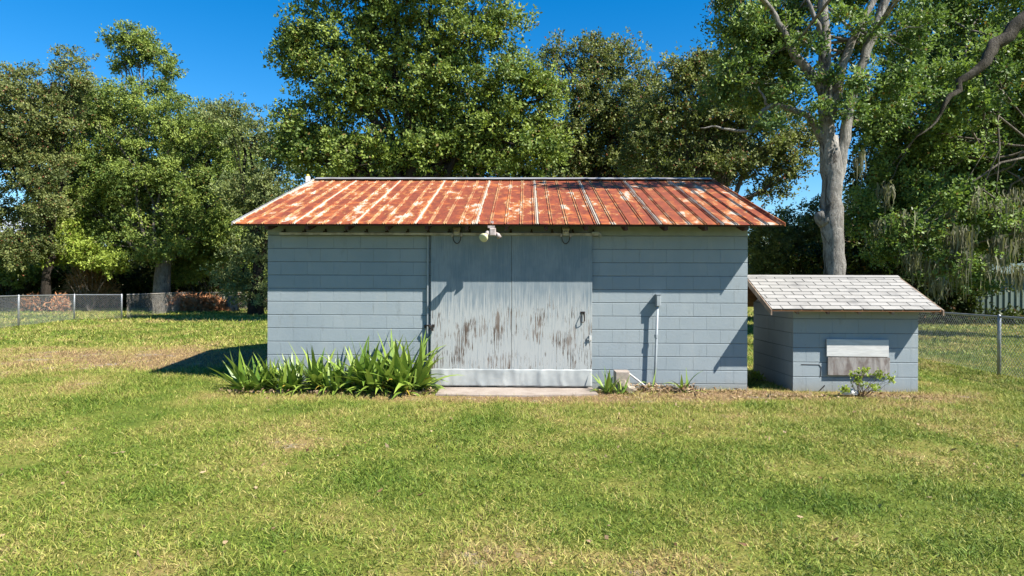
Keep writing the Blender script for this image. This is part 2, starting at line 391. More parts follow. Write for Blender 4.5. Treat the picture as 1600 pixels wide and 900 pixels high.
while z1 > 0.0:
    z0 = z1 - BP
    if z0 < -.1: z0 = -.1
    edges = [XL]; x = XL + (.2 if j % 2 == 0 else .4)
    while x < DXL + .1: edges.append(x); x += BL
    for a, b in zip(edges, edges[1:] + [DXL + .12]): put_block((a+b)/2, (z0+z1)/2, b-a, z1-z0, 0, fw, M['block'])
    edges = [XR]; x = XR - (.2 if j % 2 == 0 else .4)
    while x > DXR - .1: edges.append(x); x -= BL
    for b, a in zip(edges, edges[1:] + [DXR - .12]): put_block((a+b)/2, (z0+z1)/2, b-a, z1-z0, 0, fw, M['block'])
    z1 = z0; j += 1
MB().bbox(XL, XR, -.004, .14, WT + .003, EZ + .11, .004).build('beam', M['frieze'], fw)
# side and back walls (block courses as relief)
def side_courses(xf, sgn):
    m = MB(); z1 = WT; j = 0
    while z1 > 0:
        z0 = max(-.1, z1 - BP); y = .02 + (.2 if j % 2 else .4); y0 = .055
        while y0 < DEP - .02:
            y1 = min(y, DEP - .01); a, b = (xf, xf + .05) if sgn < 0 else (xf - .05, xf); m.box(a, b, y0 + .002, y1 - .002, z0 + .004, z1 - .004); y0 = y1; y += BL
        z1 = z0; j += 1
    return m
for xf, s in ((XL, -1), (XR, 1)):
    m = MB(); a, b = (xf + .006, xf + .14) if s < 0 else (xf - .14, xf - .006)
    m.prism([(.15, -.1), (DEP, -.1), (DEP, WT), (DEP, EZ + .11), (RY, RZ - .04), (.15, EZ + .14)], a, b, 'x')
    sw = m.build('wall', M['mortar'], shed)
    side_courses(xf, s).build('block_courses', M['block'], sw, kind='stuff')
MB().box(XL + .14, XR - .14, DEP - .14, DEP - .002, -.1, EZ + .1).build('wall', M['block'], shed)
# roof
roof = MB()
for s in (0, 1):
    ya, yb = (EY + .03, RY) if s == 0 else (2*RY - EY - .03, RY)
    roof.prism([(ya, EZ - .035), (yb, RZ - .035), (yb, RZ - .055), (ya, EZ - .055)], EXL + .02, EXR - .02, 'x')
roofo = roof.build('roof', M['deck'], shed)
def panel_mesh(wd, L):
    pts = [(-.004, .002)]
    for k in range(5):
        c = k * PW / 4 + (.0 if k else .03) - (.0 if k < 4 else .03)
        for dx, h in ((-.026, 0), (-.017, .015), (-.008, 0), (.008, 0), (.017, .015), (.026, 0)):
            if c + dx <= wd - .0005: pts.append((c + dx, h + (.003 if k == 0 else 0)))
    pts.append((wd, .0)); V = []; F = []
    for (x, h) in pts: V += [(x, 0, h), (x, L, h), (x, 0, h - .004), (x, L, h - .004)]
    n = len(pts)
    for i in range(n - 1):
        a, b = 4*i, 4*(i+1); F += [(a, b, b+1, a+1), (a+2, a+3, b+3, b+2), (a, a+2, b+2, b), (a+1, b+1, b+3, a+3)]
    F += [(0, 1, 3, 2), (4*(n-1), 4*(n-1)+2, 4*(n-1)+3, 4*(n-1)+1)]
    me = bpy.data.meshes.new('roof_panel'); me.from_pydata(V, [], F); me.materials.append(M['rust']); return me
pc = {}
for side in (0, 1):
    x = EXL
    while x < EXR - .05:
        wd = min(PW, EXR - x); k = round(wd, 3)
        if k not in pc: pc[k] = panel_mesh(wd, SLEN)
        o = bpy.data.objects.new('roof_panel', pc[k])
        if side == 0: o.location = (x, EY, EZ - .028); o.rotation_euler = (SLOPE, 0, 0)
        else: o.location = (x + wd, 2*RY - EY, EZ - .028); o.rotation_euler = (SLOPE, 0, math.pi)
        o.location.z += random.uniform(-.003, .003)
        link(o, roofo); x += wd
m = MB()
n_ = 12
for s in (-1, 1):
    m.prism([(RY, RZ + .022), (RY + s*.15, RZ + .022 - .15*math.tan(SLOPE)), (RY + s*.15, RZ + .016 - .15*math.tan(SLOPE)), (RY, RZ + .016)], EXL + .06, EXR - .04, 'x')
m.build('ridge_cap', M['ridge'], roofo)
for xf, mt in ((EXL - .012, M['ridge']), (EXR, M['rust'])):
    m = MB()
    for s in (0, 1):
        ya, yb = (EY - .005, RY) if s == 0 else (2*RY - EY + .005, RY)
        m.prism([(ya, EZ - .002), (yb, RZ - .002), (yb, RZ - .055), (ya, EZ - .05)], xf, xf + .012, 'x')
    m.build('rake_trim', mt, roofo)
for k in range(-2, 13):
    xr = P(477 + 62.8*k, 352, EY).x
    if not EXL + .02 < xr < EXR - .03: continue
    m = MB(); tp = lambda y: EZ - .056 + (y - EY) * math.tan(SLOPE)
    m.prism([(EY + .04, tp(EY + .04)), (.14, tp(.14)), (.14, tp(.14) - .13), (EY + .16, tp(EY+.16) - .10), (EY + .04, tp(EY + .04) - .06)], xr - .022, xr + .022, 'x')
    m.build('rafter', M['rwood'], roofo)
# sliding door
door = MB(); ZT = P(800, 367, -.07).z; ZK = P(800, 577, -.07).z; ZB = P(800, 603.5, -.07).z; XM = P(799, 500, -.07).x
door.box(DXL + .02, DXR - .02, -.045, -.02, ZB + .01, ZT); dr = door.build('sliding_door', M['weathered'], shed)
MB().bbox(DXL, XM - .0025, -.07, -.046, ZK - .03, ZT, .003).build('plywood_sheet', M['ply'], dr)
MB().bbox(XM + .0025, DXR, -.072, -.046, ZK - .03, ZT + .004, .003).build('plywood_sheet', M['ply'], dr)
# crumpled kick plate
V = []; F = []; NX, NZ = 90, 12
for i in range(NX + 1):
    for k in range(NZ + 1):
        x = DXL - .004 + (DXR - DXL + .008) * i / NX; z = ZB + (ZK + .004 - ZB) * k / NZ
        r = (1 - abs(math.sin(x * 6.1 + 2.6*math.sin(x*2.3) + .7*math.sin(9*z)))) ** 4 * .016 + .005 * math.sin(x * 4.1 + z * 5) + .005 * math.sin(x * 19 + 3*math.sin(x*5) + z * 7 * math.sin(x*2.2)) + .002 * math.sin(x*47 + z*9)
        r *= min(1, .35 + 3.0 * (1 - k / NZ)) if k > NZ - 3 else 1
        V.append((x, -.083 - r * .8, z + .003 * math.sin(x * 23) * (k == NZ or k == 0)))
for i in range(NX):
    for k in range(NZ): a = i*(NZ+1)+k; F.append((a, a+NZ+1, a+NZ+2, a+1))
mk = MB(); mk.v = V; mk.f = F; ko = mk.build('kick_plate', M['kick'], dr, smooth=True)
so_ = ko.modifiers.new('thick', 'SOLIDIFY'); so_.thickness = .0015
# hasp with chain and padlock on the left edge
hx, hz = P(668, 509, -.09).x, P(668, 509, -.09).z
m = MB(); m.box(hx - .06, hx - .025, -.02, 0, hz - .035, hz + .01); m.tube([(hx - .04, -.03, hz - .01), (hx - .01, -.085, hz + .005), (hx + .03, -.09, hz + .005)], .010, 6)
for k in range(3):
    c = Vector((hx + .02 + .012*k, -.095, hz - .012*k))
    m.tube([c + Vector((.014*math.cos(t), .006*math.sin(t*2), .016*math.sin(t))) for t in np.linspace(0, 2*math.pi, 9)], .0045, 5, False)
m.box(hx + .065, hx + .105, -.082, -.073, hz - .02, hz + .02)
m.build('hasp', M['black'], dr)
m = MB(); m.box(hx + .055, hx + .09, -.105, -.085, hz - .075, hz - .04); m.tube([(hx+.06, -.095, hz-.04), (hx+.062, -.095, hz-.015), (hx+.083, -.095, hz-.015), (hx+.085, -.095, hz-.04)], .004, 5); m.build('padlock', M['black'], dr)
# hanging pull handle
a = P(911, 488, -.08)
m = MB(); m.box(a.x - .035, a.x + .03, -.08, -.072, a.z - .015, a.z + .012)
m.tube([(a.x - .01, -.085, a.z), (a.x - .04, -.11, a.z - .10), (a.x - .03, -.112, a.z - .15), (a.x + .01, -.10, a.z - .145), (a.x + .022, -.095, a.z - .12), (a.x + .005, -.085, a.z)], .006, 6)
m.tube([(a.x + .018, -.10, a.z), (a.x + .022, -.10, a.z - .13)], .008, 6)
m.build('handle', M['black'], dr)
a = P(922, 528, -.08); m = MB(); m.box(a.x - .025, a.x + .02, -.095, -.072, a.z - .035, a.z + .03); m.box(a.x - .04, a.x + .0, -.10, -.072, a.z - .025, a.z - .01); m.tube([(a.x - .01, -.1, a.z + .04), (a.x - .01, -.1, a.z - .05)], .008, 6); m.build('latch', M['wht'], dr)
# track over the door
TZ = P(800, 366.5, -.09).z; TL = P(437, 366, -.09).x; TR = P(935, 366, -.09).x
m = MB(); m.prism([(-.115, TZ - .012), (-.115, TZ + .022), (-.085, TZ + .03), (-.06, TZ + .022), (-.06, TZ - .012)], TL, TR, 'x')
trk = m.build('door_track', M['track'], shed)
MB().tube([(TR - .1, -.12, TZ + .03), (TR + .0, -.12, TZ + .03), (TR + .03, -.10, TZ + .01), (TR + .035, -.06, TZ - .02)], .016, 8).build('track_end', M['pvc'], trk)
k = 0; px = 443
while px < 930:
    bx = P(px, 362, -.06).x; m = MB(); m.box(bx - .018, bx + .018, -.10, -.004, TZ + .028, TZ + .05); m.box(bx - .011, bx + .011, -.03, -.004, TZ + .045, TZ + .085); m.build('track_bracket', M['black'], trk); px += 32.3
for pxh in (714, 884):
    h = P(pxh, 362, -.1); m = MB(); m.box(h.x - .045, h.x + .045, -.15, -.11, TZ - .015, TZ + .085); m.box(h.x - .055, h.x + .055, -.135, -.115, TZ + .07, TZ + .10)
    m.tube([(h.x - .035, -.156, TZ + .03), (h.x + .035, -.156, TZ + .03)], .02, 8)
    ho = m.build('door_hanger', M['track'], dr)
    m = MB(); pts = [(h.x + .058*math.cos(t), -.10, TZ - .03 + .105*math.sin(t) - (.0)) for t in np.linspace(math.pi, 2*math.pi, 11)]
    pts = [(h.x - .058, -.10, TZ + .11)] + pts + [(h.x + .058, -.10, TZ + .11)] + [(h.x + .045*math.cos(t), -.10, TZ + .11 + .03*math.sin(t)) for t in (0.4, 1.2, 2.0, 2.7)]
    m.tube(pts, .006, 6); m.build('hanger_loop', M['black'], ho)
    m = MB()
    for s in (-1, 1): m.box(h.x + s*.07 - .012, h.x + s*.07 + .012, -.13, -.10, TZ - .035, TZ + .01)
    m.build('roller_bracket', M['pinkmetal'], ho)
# vertical guide conduit left of the door
cx = P(668.5, 450, -.03).x
m = MB(); m.tube([(cx, -.03, 0), (cx, -.03, TZ - .03), (cx, -.06, TZ - .01)], .017, 8)
for zz in (.5, 1.2, 1.9): m.box(cx - .03, cx + .03, -.03, 0, zz, zz + .02)
m.build('guide_pipe', M['pvc'], shed)
# thin bar under the eave + floodlight
a, b = P(730, 351.5, -.38), P(793, 351.5, -.38)
m = MB(); m.tube([a, b], .011, 8); 
for q in (a, b): m.box(q.x - .018, q.x + .018, -.405, -.355, q.z - .022, q.z + .03)
eb = empty('eave_bar', (a.x, -.38, a.z), 'thin metal bar with end caps mounted under the eave above the floodlight', 'bar')
m.build('bar', M['gal'], eb)
q = P(770, 362, -.40)
fl = empty('floodlight', (q.x, -.40, q.z), 'twin floodlight with one cream bulb, hanging under the eave above the door middle', 'floodlight')
qy = -.40
m = MB(); m.bbox(q.x - .045, q.x + .045, qy - .05, qy + .04, q.z - .06, q.z + .05, .012); m.box(q.x - .07, q.x + .03, qy - .04, qy + .05, q.z + .051, q.z + .085); m.box(q.x - .03, q.x + .01, qy - .02, qy + .03, q.z + .086, EZ + .02); m.build('junction_box', M['pinkmetal'], fl)
c0 = P(760, 367, qy - .04); ax = Vector((-.35, -.72, -.45)).normalized()
m = MB(); m.tube([(q.x - .04, qy, q.z + .0), (q.x - .07, qy - .01, q.z - .01), c0], [.022, .030, .038], 10); m.build('lamp_arm', M['pinkmetal'], fl, True)
m = MB(); m.tube([c0, c0 + ax*.03, c0 + ax*.075, c0 + ax*.105, c0 + ax*.115], [.028, .036, .062, .066, .050], 16); m.build('flood_bulb', M['bulb'], fl, True)
m = MB(); m.tube([(q.x + .04, qy, q.z - .02), (q.x + .075, qy - .01, q.z - .045), (q.x + .095, qy - .03, q.z - .085)], [.020, .028, .036], 10); m.build('empty_socket', M['pinkmetal'], fl, True)

# vent pipe beside the far left gable
a = P(481, 284, 4.3)
vp = empty('flue_pipe', (a.x, 4.3, 0), 'white flue pipe with yellow top rising behind the left end of the rusty roof', 'pipe')
tz = P(483, 274.5, 4.3).z
MB().tube([(a.x, 4.3, 0), (a.x, 4.3, tz - .02)], .052, 12).build('pipe', M['wht'], vp, True)
MB().tube([(a.x, 4.3, tz - .03), (a.x, 4.3, tz), (a.x, 4.3, tz + .03)], [.034, .04, .02], 10).build('cap', M['yellow'], vp, True)
# concrete slab
sa, sb = G(680, 619), G(932, 619)
m = MB(); n = len(m.v)
m.bbox(-99, -98, 0, 1, 0, 1); m.v = []; m.f = []
m.prism([(sa.x, sa.y + .03), (sa.x + .4, sa.y), (0, sa.y - .02), (sb.x - .3, sb.y), (sb.x + .03, sb.y + .06), (sb.x, -.004), (sa.x, -.004)], -.05, .022, 'z')
tag(m.build('door_slab', M['conc']), 'pale worn concrete slab on the ground in front of the sliding door', 'slab')
# meter riser
rx = P(1027, 530, -.085); rt = P(1027, 461, -.085).z
rs = empty('conduit_riser', (rx.x, -.085, 0), 'grey upright conduit topped by a narrow box against the wall right of the door', 'conduit')
MB().tube([(P(1022, 600, -.085).x, -.085, -.02), (P(1024.5, 560, -.085).x, -.085, .45), (P(1027.5, 478, -.085).x, -.085, P(1027, 478, -.085).z)], .019, 10).build('pipe', M['pvc'], rs, True)
m = MB(); m.tube([(P(1025.3, 526, -.085).x, -.085, P(1025, 528, -.085).z), (P(1025.3, 524, -.085).x, -.085, P(1025, 523, -.085).z)], .028, 10); m.build('coupling', M['pvc'], rs)
m = MB(); m.bbox(P(1026, 470, -.12).x, P(1032.5, 470, -.12).x, -.125, -.003, P(1028, 478.5, -.12).z, rt, .006); m.box(P(1025.4, 470, -.12).x, P(1033, 470, -.12).x, -.130, -.003, rt + .001, rt + .012); m.build('box', M['pvc'], rs)
# bent grey pipes
for i, (px, lab) in enumerate(((1094, 'grey hooked pipe end beside the strappy plant at the wall foot'), (1112, 'grey hooked pipe end nearest the right corner of the block shed'))):
    b = G(px + 2, 607); tz = P(px, 592.5, b.y).z
    o = empty('pipe_hook', (b.x, b.y, 0), lab, 'pipe', 'hooked pipes at the wall foot')
    m = MB(); pts = [(b.x + .03, b.y, -.03), (b.x + .012, b.y, tz - .05)] + [(b.x - .02 + .032*math.cos(t), b.y + .05*(1-math.cos(t))*.5, tz - .04 + .04*math.sin(t)) for t in (0.3, .9, 1.57, 2.2, 2.8)] + [(b.x - .06, b.y + .06, tz - .09), (b.x - .085, b.y + .08, -.03)]
    m.tube(pts, .016, 8); m.build('pipe', M['pvc'], o, True)
# broken block + rubble + leaning pipe
a = P(963, 602, -.3)
def lump(name, c, r, mat, parent=None, seed=0, sub=2, flat=0.0):
    import bmesh
    bm = bmesh.new(); bmesh.ops.create_icosphere(bm, subdivisions=sub, radius=1); rr = random.Random(seed); ph = [rr.uniform(0, 6) for _ in range(6)]
    for v in bm.verts:
        d = v.co.normalized(); k = 1 + .16*math.sin(3*d.x + ph[0]) * math.sin(4*d.y + ph[1]) + .12*math.sin(7*d.z + ph[2] + 5*d.x) + .05*math.sin(13*d.y + ph[3])
        v.co = Vector((d.x*r[0]*k + c[0], d.y*r[1]*k + c[1], max(d.z*r[2]*k, -r[2]*.6) + c[2]))
    me = bpy.data.meshes.new(name); bm.to_mesh(me); bm.free(); me.materials.append(mat); o = bpy.data.objects.new(name, me); link(o, parent); return o
m = MB(); x0, x1 = P(961, 600, -.3).x, P(981, 600, -.3).x; zt = P(970, 580, -.3).z
m.bbox(x0, x1 + .02, -.34, -.12, 0, zt, .012)
cb = empty('concrete_block', ((x0+x1)/2, -.23, 0), 'pale broken concrete block with a rough tan face standing against the wall', 'block')
m.build('block_body', M['conc'], cb); lump('rough_face', ((x0+x1)/2 + .02, -.34, .10), (.085, .045, .10), M['rock'], cb, 3)
tag(lump('rock', (P(985, 601, -.35).x, -.36, .04), (.09, .07, .06), M['rock'], None, 5), 'tan stone lying right of the broken concrete block', 'rock')
p0, p1 = P(982, 583, -.12), P(1009, 604, -.22)
tag(MB().tube([p0, p1], .014, 8).build('white_pipe', M['wht']), 'thin white pipe leaning down from the broken concrete block to the ground', 'pipe')

# ------------------------------------------------------------------ small shed on the right
SY = G(1239, 611.5).y; s0 = P(1239, 600, SY).x; s1 = P(1434.5, 600, SY).x; SD = 1.75
SE = SY - .29; SEZ = (P(1206, 482, SE).z + P(1473, 484, SE).z) / 2; SRY = SY + SD/2; SRZ = P(1290, 431, SRY).z
SXL = P(1206.5, 482, SE).x; SXR = P(1472.5, 483, SE).x
sm = empty('pump_house', (s0, SY, 0), 'small blue grey block pump house with pale shingle roof and boarded hatch', 'shed')
ssl = math.atan2(SRZ - SEZ, SRY - SE); sl_ = math.hypot(SRZ - SEZ, SRY - SE)
STZ = SEZ + .29*math.tan(ssl) - .06
sw = MB().box(s0 + .008, s1 - .008, SY + .006, SY + .12, -.1, STZ).build('wall', M['mortar'], sm)
sp = STZ / 6.0; k = 0; z1 = STZ
while z1 > .02:
    z0 = z1 - sp if z1 - sp > .03 else -.08
    e = [s0]; x = s0 + (.19 if k % 2 else .38)
    while x < s1 - .05: e.append(x); x += .38
    for a, b in zip(e, e[1:] + [s1]): put_block((a+b)/2, (z0+z1)/2, b-a, z1-z0, SY, sw, M['block'])
    z1 = z0; k += 1
sw2 = MB().box(s0 + .008, s0 + .12, SY + .125, SY + SD, -.1, STZ).build('wall', M['mortar'], sm)
k = 0; z1 = STZ
while z1 > .02:
    z0 = z1 - sp if z1 - sp > .03 else -.08
    e = [SY + .055]; x = SY + (.38 if k % 2 else .19)
    while x < SY + SD - .05: e.append(x); x += .38
    for a, b in zip(e, e[1:] + [SY + SD]): put_block((a+b)/2, (z0+z1)/2, b-a, z1-z0, s0, sw2, M['block'], -math.pi/2)
    z1 = z0; k += 1
MB().box(s1 - .12, s1 - .001, SY + .125, SY + SD, -.1, STZ).build('wall', M['block'], sm)
MB().box(s0 + .12, s1 - .12, SY + SD - .12, SY + SD - .001, -.1, STZ).build('wall', M['block'], sm)
for xg in (s0 + .02, s1 - .06): MB().prism([(SY + .02, STZ + .002), (SY + SD - .02, STZ + .002), (SRY, SRZ - .09)], xg, xg + .04, 'x').build('gable', M['whiteboard'] if xg < s0 + .1 else M['frieze'], sm)
m = MB()
for s in (0, 1):
    ya, yb = (SE + .01, SRY) if s == 0 else (2*SRY - SE - .01, SRY)
    m.prism([(ya, SEZ - .014), (yb, SRZ - .014), (yb, SRZ - .034), (ya, SEZ - .034)], SXL + .01, SXR - .01, 'x')
sr = m.build('roof', M['owood'], sm)
MB().prism([(SE + .015, SEZ - .0135), (SRY, SRZ - .0135), (SRY, SRZ - .0095), (SE + .015, SEZ - .0095)], SXL + .012, SXR - .012, 'x').build('underlay', M['deck'], sr)
NR = 10; ex = sl_ / NR; tabc = {}
def tab_mesh(wd):
    k = round(wd, 3)
    if k not in tabc:
        b = MB(); b.v = [(0, 0, 0), (wd-.012, 0, 0), (wd-.012, ex + .02, -.003), (0, ex + .02, -.003), (0, 0, .009), (wd-.012, 0, .009), (wd-.012, ex + .02, .000), (0, ex + .02, .001)]
        b.f = [(0,3,2,1),(4,5,6,7),(0,1,5,4),(1,2,6,5),(2,3,7,6),(3,0,4,7)]
        me = bpy.data.meshes.new('shingle'); me.from_pydata(b.v, [], b.f); me.materials.append(M['shingle']); tabc[k] = me
    return tabc[k]
for r_ in range(NR):
    x = SXL; first = .285 * ((r_ * .55 + .45) % 1) + .03
    while x < SXR - .02:
        wd = min(first if x == SXL else .285, SXR - x)
        if SXR - x - wd < .02: wd = SXR - x
        o = bpy.data.objects.new('shingle', tab_mesh(wd)); v = r_ * ex
        o.location = (x, SE + v*math.cos(ssl), SEZ - .008 + v*math.sin(ssl) + .0015); o.rotation_euler = (ssl - .012 + random.uniform(0, .012), random.uniform(-.004, .004), 0); link(o, sr); x += wd
m = MB()
for r_ in range(NR):
    x = SXL; k = 0
    while x < SXR - .02:
        wd = min(.285 if (k or r_ % 2) else .14, SXR - x); v0 = r_*ex; v1 = v0 + ex
        ya, yb = 2*SRY - SE - v0*math.cos(ssl), 2*SRY - SE - v1*math.cos(ssl); za, zb = SEZ + v0*math.sin(ssl), SEZ + v1*math.sin(ssl)
        m.prism([(ya, za - .006), (ya, za + .002), (yb, zb - .004), (yb, zb - .010)], x, x + wd - .008, 'x'); x += wd; k += 1
m.build('shingle', M['shingle'], sr, kind='stuff')
m = MB()
for s in (-1, 1): m.prism([(SRY, SRZ + .012), (SRY + s*.07, SRZ + .012 - .07*math.tan(ssl)), (SRY + s*.07, SRZ + .005 - .07*math.tan(ssl)), (SRY, SRZ + .005)], SXL, SXR, 'x')
m.build('ridge_cap', M['shingle'], sr)
for xf in (SXL - .022, SXR + .002):
    m = MB()
    for s in (0, 1):
        ya, yb = (SE - .01, SRY) if s == 0 else (2*SRY - SE + .01, SRY)
        m.prism([(ya, SEZ - .012), (yb, SRZ - .012), (yb, SRZ - .105), (ya, SEZ - .09)], xf, xf + .02, 'x')
    m.build('barge_board', M['tanwood'], sr)
for px in (1248, 1296, 1345, 1397, 1465):
    x = P(px, 488, SE).x; tp = lambda y: SEZ - .035 + (y - SE)*math.tan(ssl)
    MB().prism([(SE + .03, tp(SE + .03)), (SY + .1, tp(SY + .1)), (SY + .1, tp(SY + .1) - .07), (SE + .03, tp(SE + .03) - .055)], x - .02, x + .02, 'x').build('rafter', M['tanwood'], sr)
MB().box(s0 + .02, s1 - .02, SY - .012, SY - .001, STZ - .005, SEZ + .06).build('soffit_board', M['owood'], sm)
a, b = P(1292.5, 530, SY - .06), P(1389.5, 557.5, SY - .06)
m = MB(); m.bbox(a.x, b.x, SY - .048, SY - .026, b.z, a.z, .003); m.v = [(x, y, z + (x - a.x) * -.006) for x, y, z in m.v]; m.build('hatch_board', M['whiteboard'], sm, label='white painted upper hatch board')
a, b = P(1294, 558.5, SY - .05), P(1391, 587, SY - .05)
m = MB(); m.bbox(a.x, b.x, SY - .045, SY - .025, b.z, a.z, .003); m.build('hatch_board', M['weathered'], sm, label='bare brown weathered lower hatch board')
MB().box(a.x + .03, b.x - .03, SY - .0245, SY - .001, b.z + .04, P(1292, 534, SY).z).build('hatch_frame', M['rwood'], sm)
m = MB()
for pts in ([(1252, 569.5), (1280, 570), (1283, 574), (1282, 589)], [(1271, 612), (1279, 612), (1288, 603), (1288.5, 602)]):
    q = [P(px, py, SY - .0035) for px, py in pts]
    m.tube(q, .0045 if len(pts) == 4 and pts[0][0] == 1252 else .008, 4)
m.build('crack', M['black'], sw)
SHED_BOX = (XL, XR, 0, DEP); PUMP_BOX = (s0, s1, SY, SY + SD)

# ------------------------------------------------------------------ foliage engine
def unit(a): return a / np.maximum(1e-9, np.linalg.norm(a, axis=1, keepdims=True))
def leaves(base, d, L, W, fold=.25):
    """rhombic leaves: arrays base (n,3), direction d, sizes"""
    n = len(base); r = unit(rng.normal(size=(n, 3)) + np.array([.45, -.65, .85])); s = unit(np.cross(d, r)); nn = np.cross(s, d)
    L = L[:, None]; W = W[:, None]
    V = np.stack([base, base + d*L*.45 + s*W - nn*W*fold, base + d*L, base + d*L*.45 - s*W - nn*W*fold], 1).reshape(-1, 3)
    F = np.arange(4*n).reshape(n, 4); return V, F
DM = 1.3
def crown_data(lobes, L, W, dens, rc, ntw=17, nlf=9, bias=.3, cl_tint=True):
    B, D, T = [], [], []
    for (c, r) in lobes:
        c = np.array(c); r = np.array(r); area = 4*math.pi*((r[0]*r[1])**1.6/3 + (r[0]*r[2])**1.6/3 + (r[1]*r[2])**1.6/3)**(1/1.6)
        ncl = max(3, int(area * dens * DM)); d = unit(rng.normal(size=(ncl, 3))); rad = rng.random(ncl)**bias * rng.uniform(.72, 1.2, ncl)
        cc = c + d * r * rad[:, None] + rng.normal(size=(ncl, 3)) * r.mean() * .06
        cs = rc * rng.uniform(.55, 1.35, ncl)
        ct = rng.random(ncl)
        tw = cc[:, None, :] + rng.normal(size=(ncl, ntw, 3)) * (cs[:, None, None] * np.array([.50, .50, .34]))
        out = unit((tw - cc[:, None, :] + d[:, None, :]*rc*.5 + np.array([0, 0, .10])).reshape(-1, 3))
        tw = tw.reshape(-1, 3); ct = np.repeat(ct, ntw); tr = np.clip(ct + rng.normal(size=len(ct))*.18, 0, 1)
        bb = np.repeat(tw, nlf, 0) + rng.normal(size=(len(tw)*nlf, 3)) * L * .45
        dd = unit(np.repeat(out, nlf, 0)*.7 + rng.normal(size=(len(bb), 3))*.8)
        B.append(bb); D.append(dd); T.append(np.repeat(tr, nlf))
    B = np.concatenate(B); D = np.concatenate(D); T = np.concatenate(T); n = len(B)
    keep = B[:, 2] > .05; B, D, T = B[keep], D[keep], T[keep]; n = len(B)
    V, F = leaves(B, D, L*rng.uniform(.6, 1.25, n), W*rng.uniform(.7, 1.2, n))
    tint = np.stack([rng.random(n), T, rng.random(n), np.ones(n)], 1).repeat(4, 0)
    return V, F, tint
NLEAF = [0]; 
def crown(name, parent, lobes, mat, L=.15, W=.035, dens=1.3, rc=.6, **k):
    V, F, t = crown_data(lobes, L, W, dens, rc, **k); NLEAF[0] += len(F); return npmesh(name, V, F, mat, parent, t)
def lobe(px, py, rx, ry, dist, rd=None):
    """lobe whose centre is seen at px, py at a distance; radii in photo pixels"""
    c = P(px, py, dist - 10.2); s = FPX / dist; return (tuple(c), (rx/s, (rd if rd else max(rx, ry)/s*.9), ry/s))
def wig(pts, amp, n=3, seed=0):
    rr = random.Random(seed); out = [Vector(pts[0])]
    for a, b in zip(pts, pts[1:]):
        a, b = Vector(a), Vector(b)
        for k in range(1, n + 1):
            q = a.lerp(b, k/n); j = amp if k < n else amp * .3
            out.append(q + Vector((rr.uniform(-j, j), rr.uniform(-j, j), rr.uniform(-j, j)*.6)))
    return out
def limbs(mb, root, root_r, lobes, seed=0, start=.3, twigs=5):
    """limbs from points on the trunk line to every lobe, with finer branches inside it"""
    rr = random.Random(seed)
    for (c, r) in lobes:
        c = Vector(c); k = rr.uniform(start, 1); i = min(len(root)-1, int(k*(len(root)-1))); a = Vector(root[i]); ra = root_r[i]*.55
        mid = a.lerp(c, .5) + Vector((0, 0, (c - a).length*.06)); pts = wig([a, mid, c], (c-a).length*.06, 3, rr.random())
        mb.tube(pts, list(np.linspace(ra, max(.02, ra*.25), len(pts))), 6, False)
        for _ in range(twigs):
            d = Vector((rr.gauss(0, 1), rr.gauss(0, 1), rr.gauss(.2, .8))).normalized(); e = c + Vector((d.x*r[0], d.y*r[1], d.z*r[2]))*.95
            s_ = pts[rr.randint(2, len(pts)-1)]; q = wig([s_, e], (e-s_).length*.07, 4, rr.random())
            mb.tube(q, list(np.linspace(max(.018, ra*.22), .008, len(q))), 4, False)
def tree(name, base, fork, rad, lobes, leafm, bark, label, cat='tree', group=None, seed=0, L=.15, W=.035, dens=1.3, rc=.6, twigs=4, start=.55, lean=.2, **k):
    base = Vector(base); root = empty(name, base, label, cat, group)
    pts = wig([base - Vector((0, 0, .15)), base.lerp(Vector(fork), .5), fork], lean, 3, seed)
    n = len(pts); rd = [rad*(1.45 if i == 0 else 1.18 if i == 1 else 1 - .35*i/n) for i in range(n)]
    m = MB(); m.tube(pts, rd, 12); m.build('trunk', bark, root, True)
    m = MB(); limbs(m, pts, rd, lobes, seed, start, twigs); m.build('branches', bark, root, True)
    crown('crown', root, lobes, leafm, L, W, dens, rc, **k)
    return root
def gp(px, dist): 
    p = P(px, 450, dist - 10.2); return (p.x, p.y, gh(p.x, p.y))

# left oak with the visible trunk
b = gp(253, 38.4)
lb = [lobe(*q, 41, 1.4) for q in ((165,402,55,26),(310,405,50,26))] + [lobe(*q, 39) for q in ((250,350,70,34),(135,330,50,45),(330,310,70,52),(225,260,80,52),(115,225,62,48),(318,205,62,38),(170,160,55,38),(255,175,50,34),(375,340,40,45),(200,372,60,24),(385,262,45,50),(180,300,50,36),(282,275,46,34),(80,305,44,36),(340,362,36,30),(160,250,40,30))]
DM = 1.1
root = empty('oak_tree', b, 'spreading oak with a thick bare grey trunk standing in front of the far left fence', 'tree')
fk = P(256, 408, 28.2); tl = [Vector(b) - Vector((0,0,.2)), Vector(b) + Vector((.02,0,.35)), P(252, 465, 28.2), P(254, 430, 28.2), fk, P(258, 385, 28.8)]
rd = [.85, .56, .47, .43, .38, .30]
m = MB(); m.tube(tl, rd, 14); m.tube([fk, P(266, 390, 28.4), P(262, 370, 28.8), P(280, 330, 29.5)], [.22, .2, .17, .12], 8); m.build('trunk', M['barkd'], root, True)
m = MB(); limbs(m, tl[4:], [.2, .16], lb, 3, .0, 4); m.build('branches', M['barkd'], root, True)
crown('crown', root, lb + [lobe(262, 388, 34, 14, 37.6, .8), lobe(230, 395, 20, 10, 37.6, .5), lobe(292, 392, 16, 10, 37.8, .5)], M['leafA'], .135, .040, 1.15, .68, ntw=26, bias=.25)
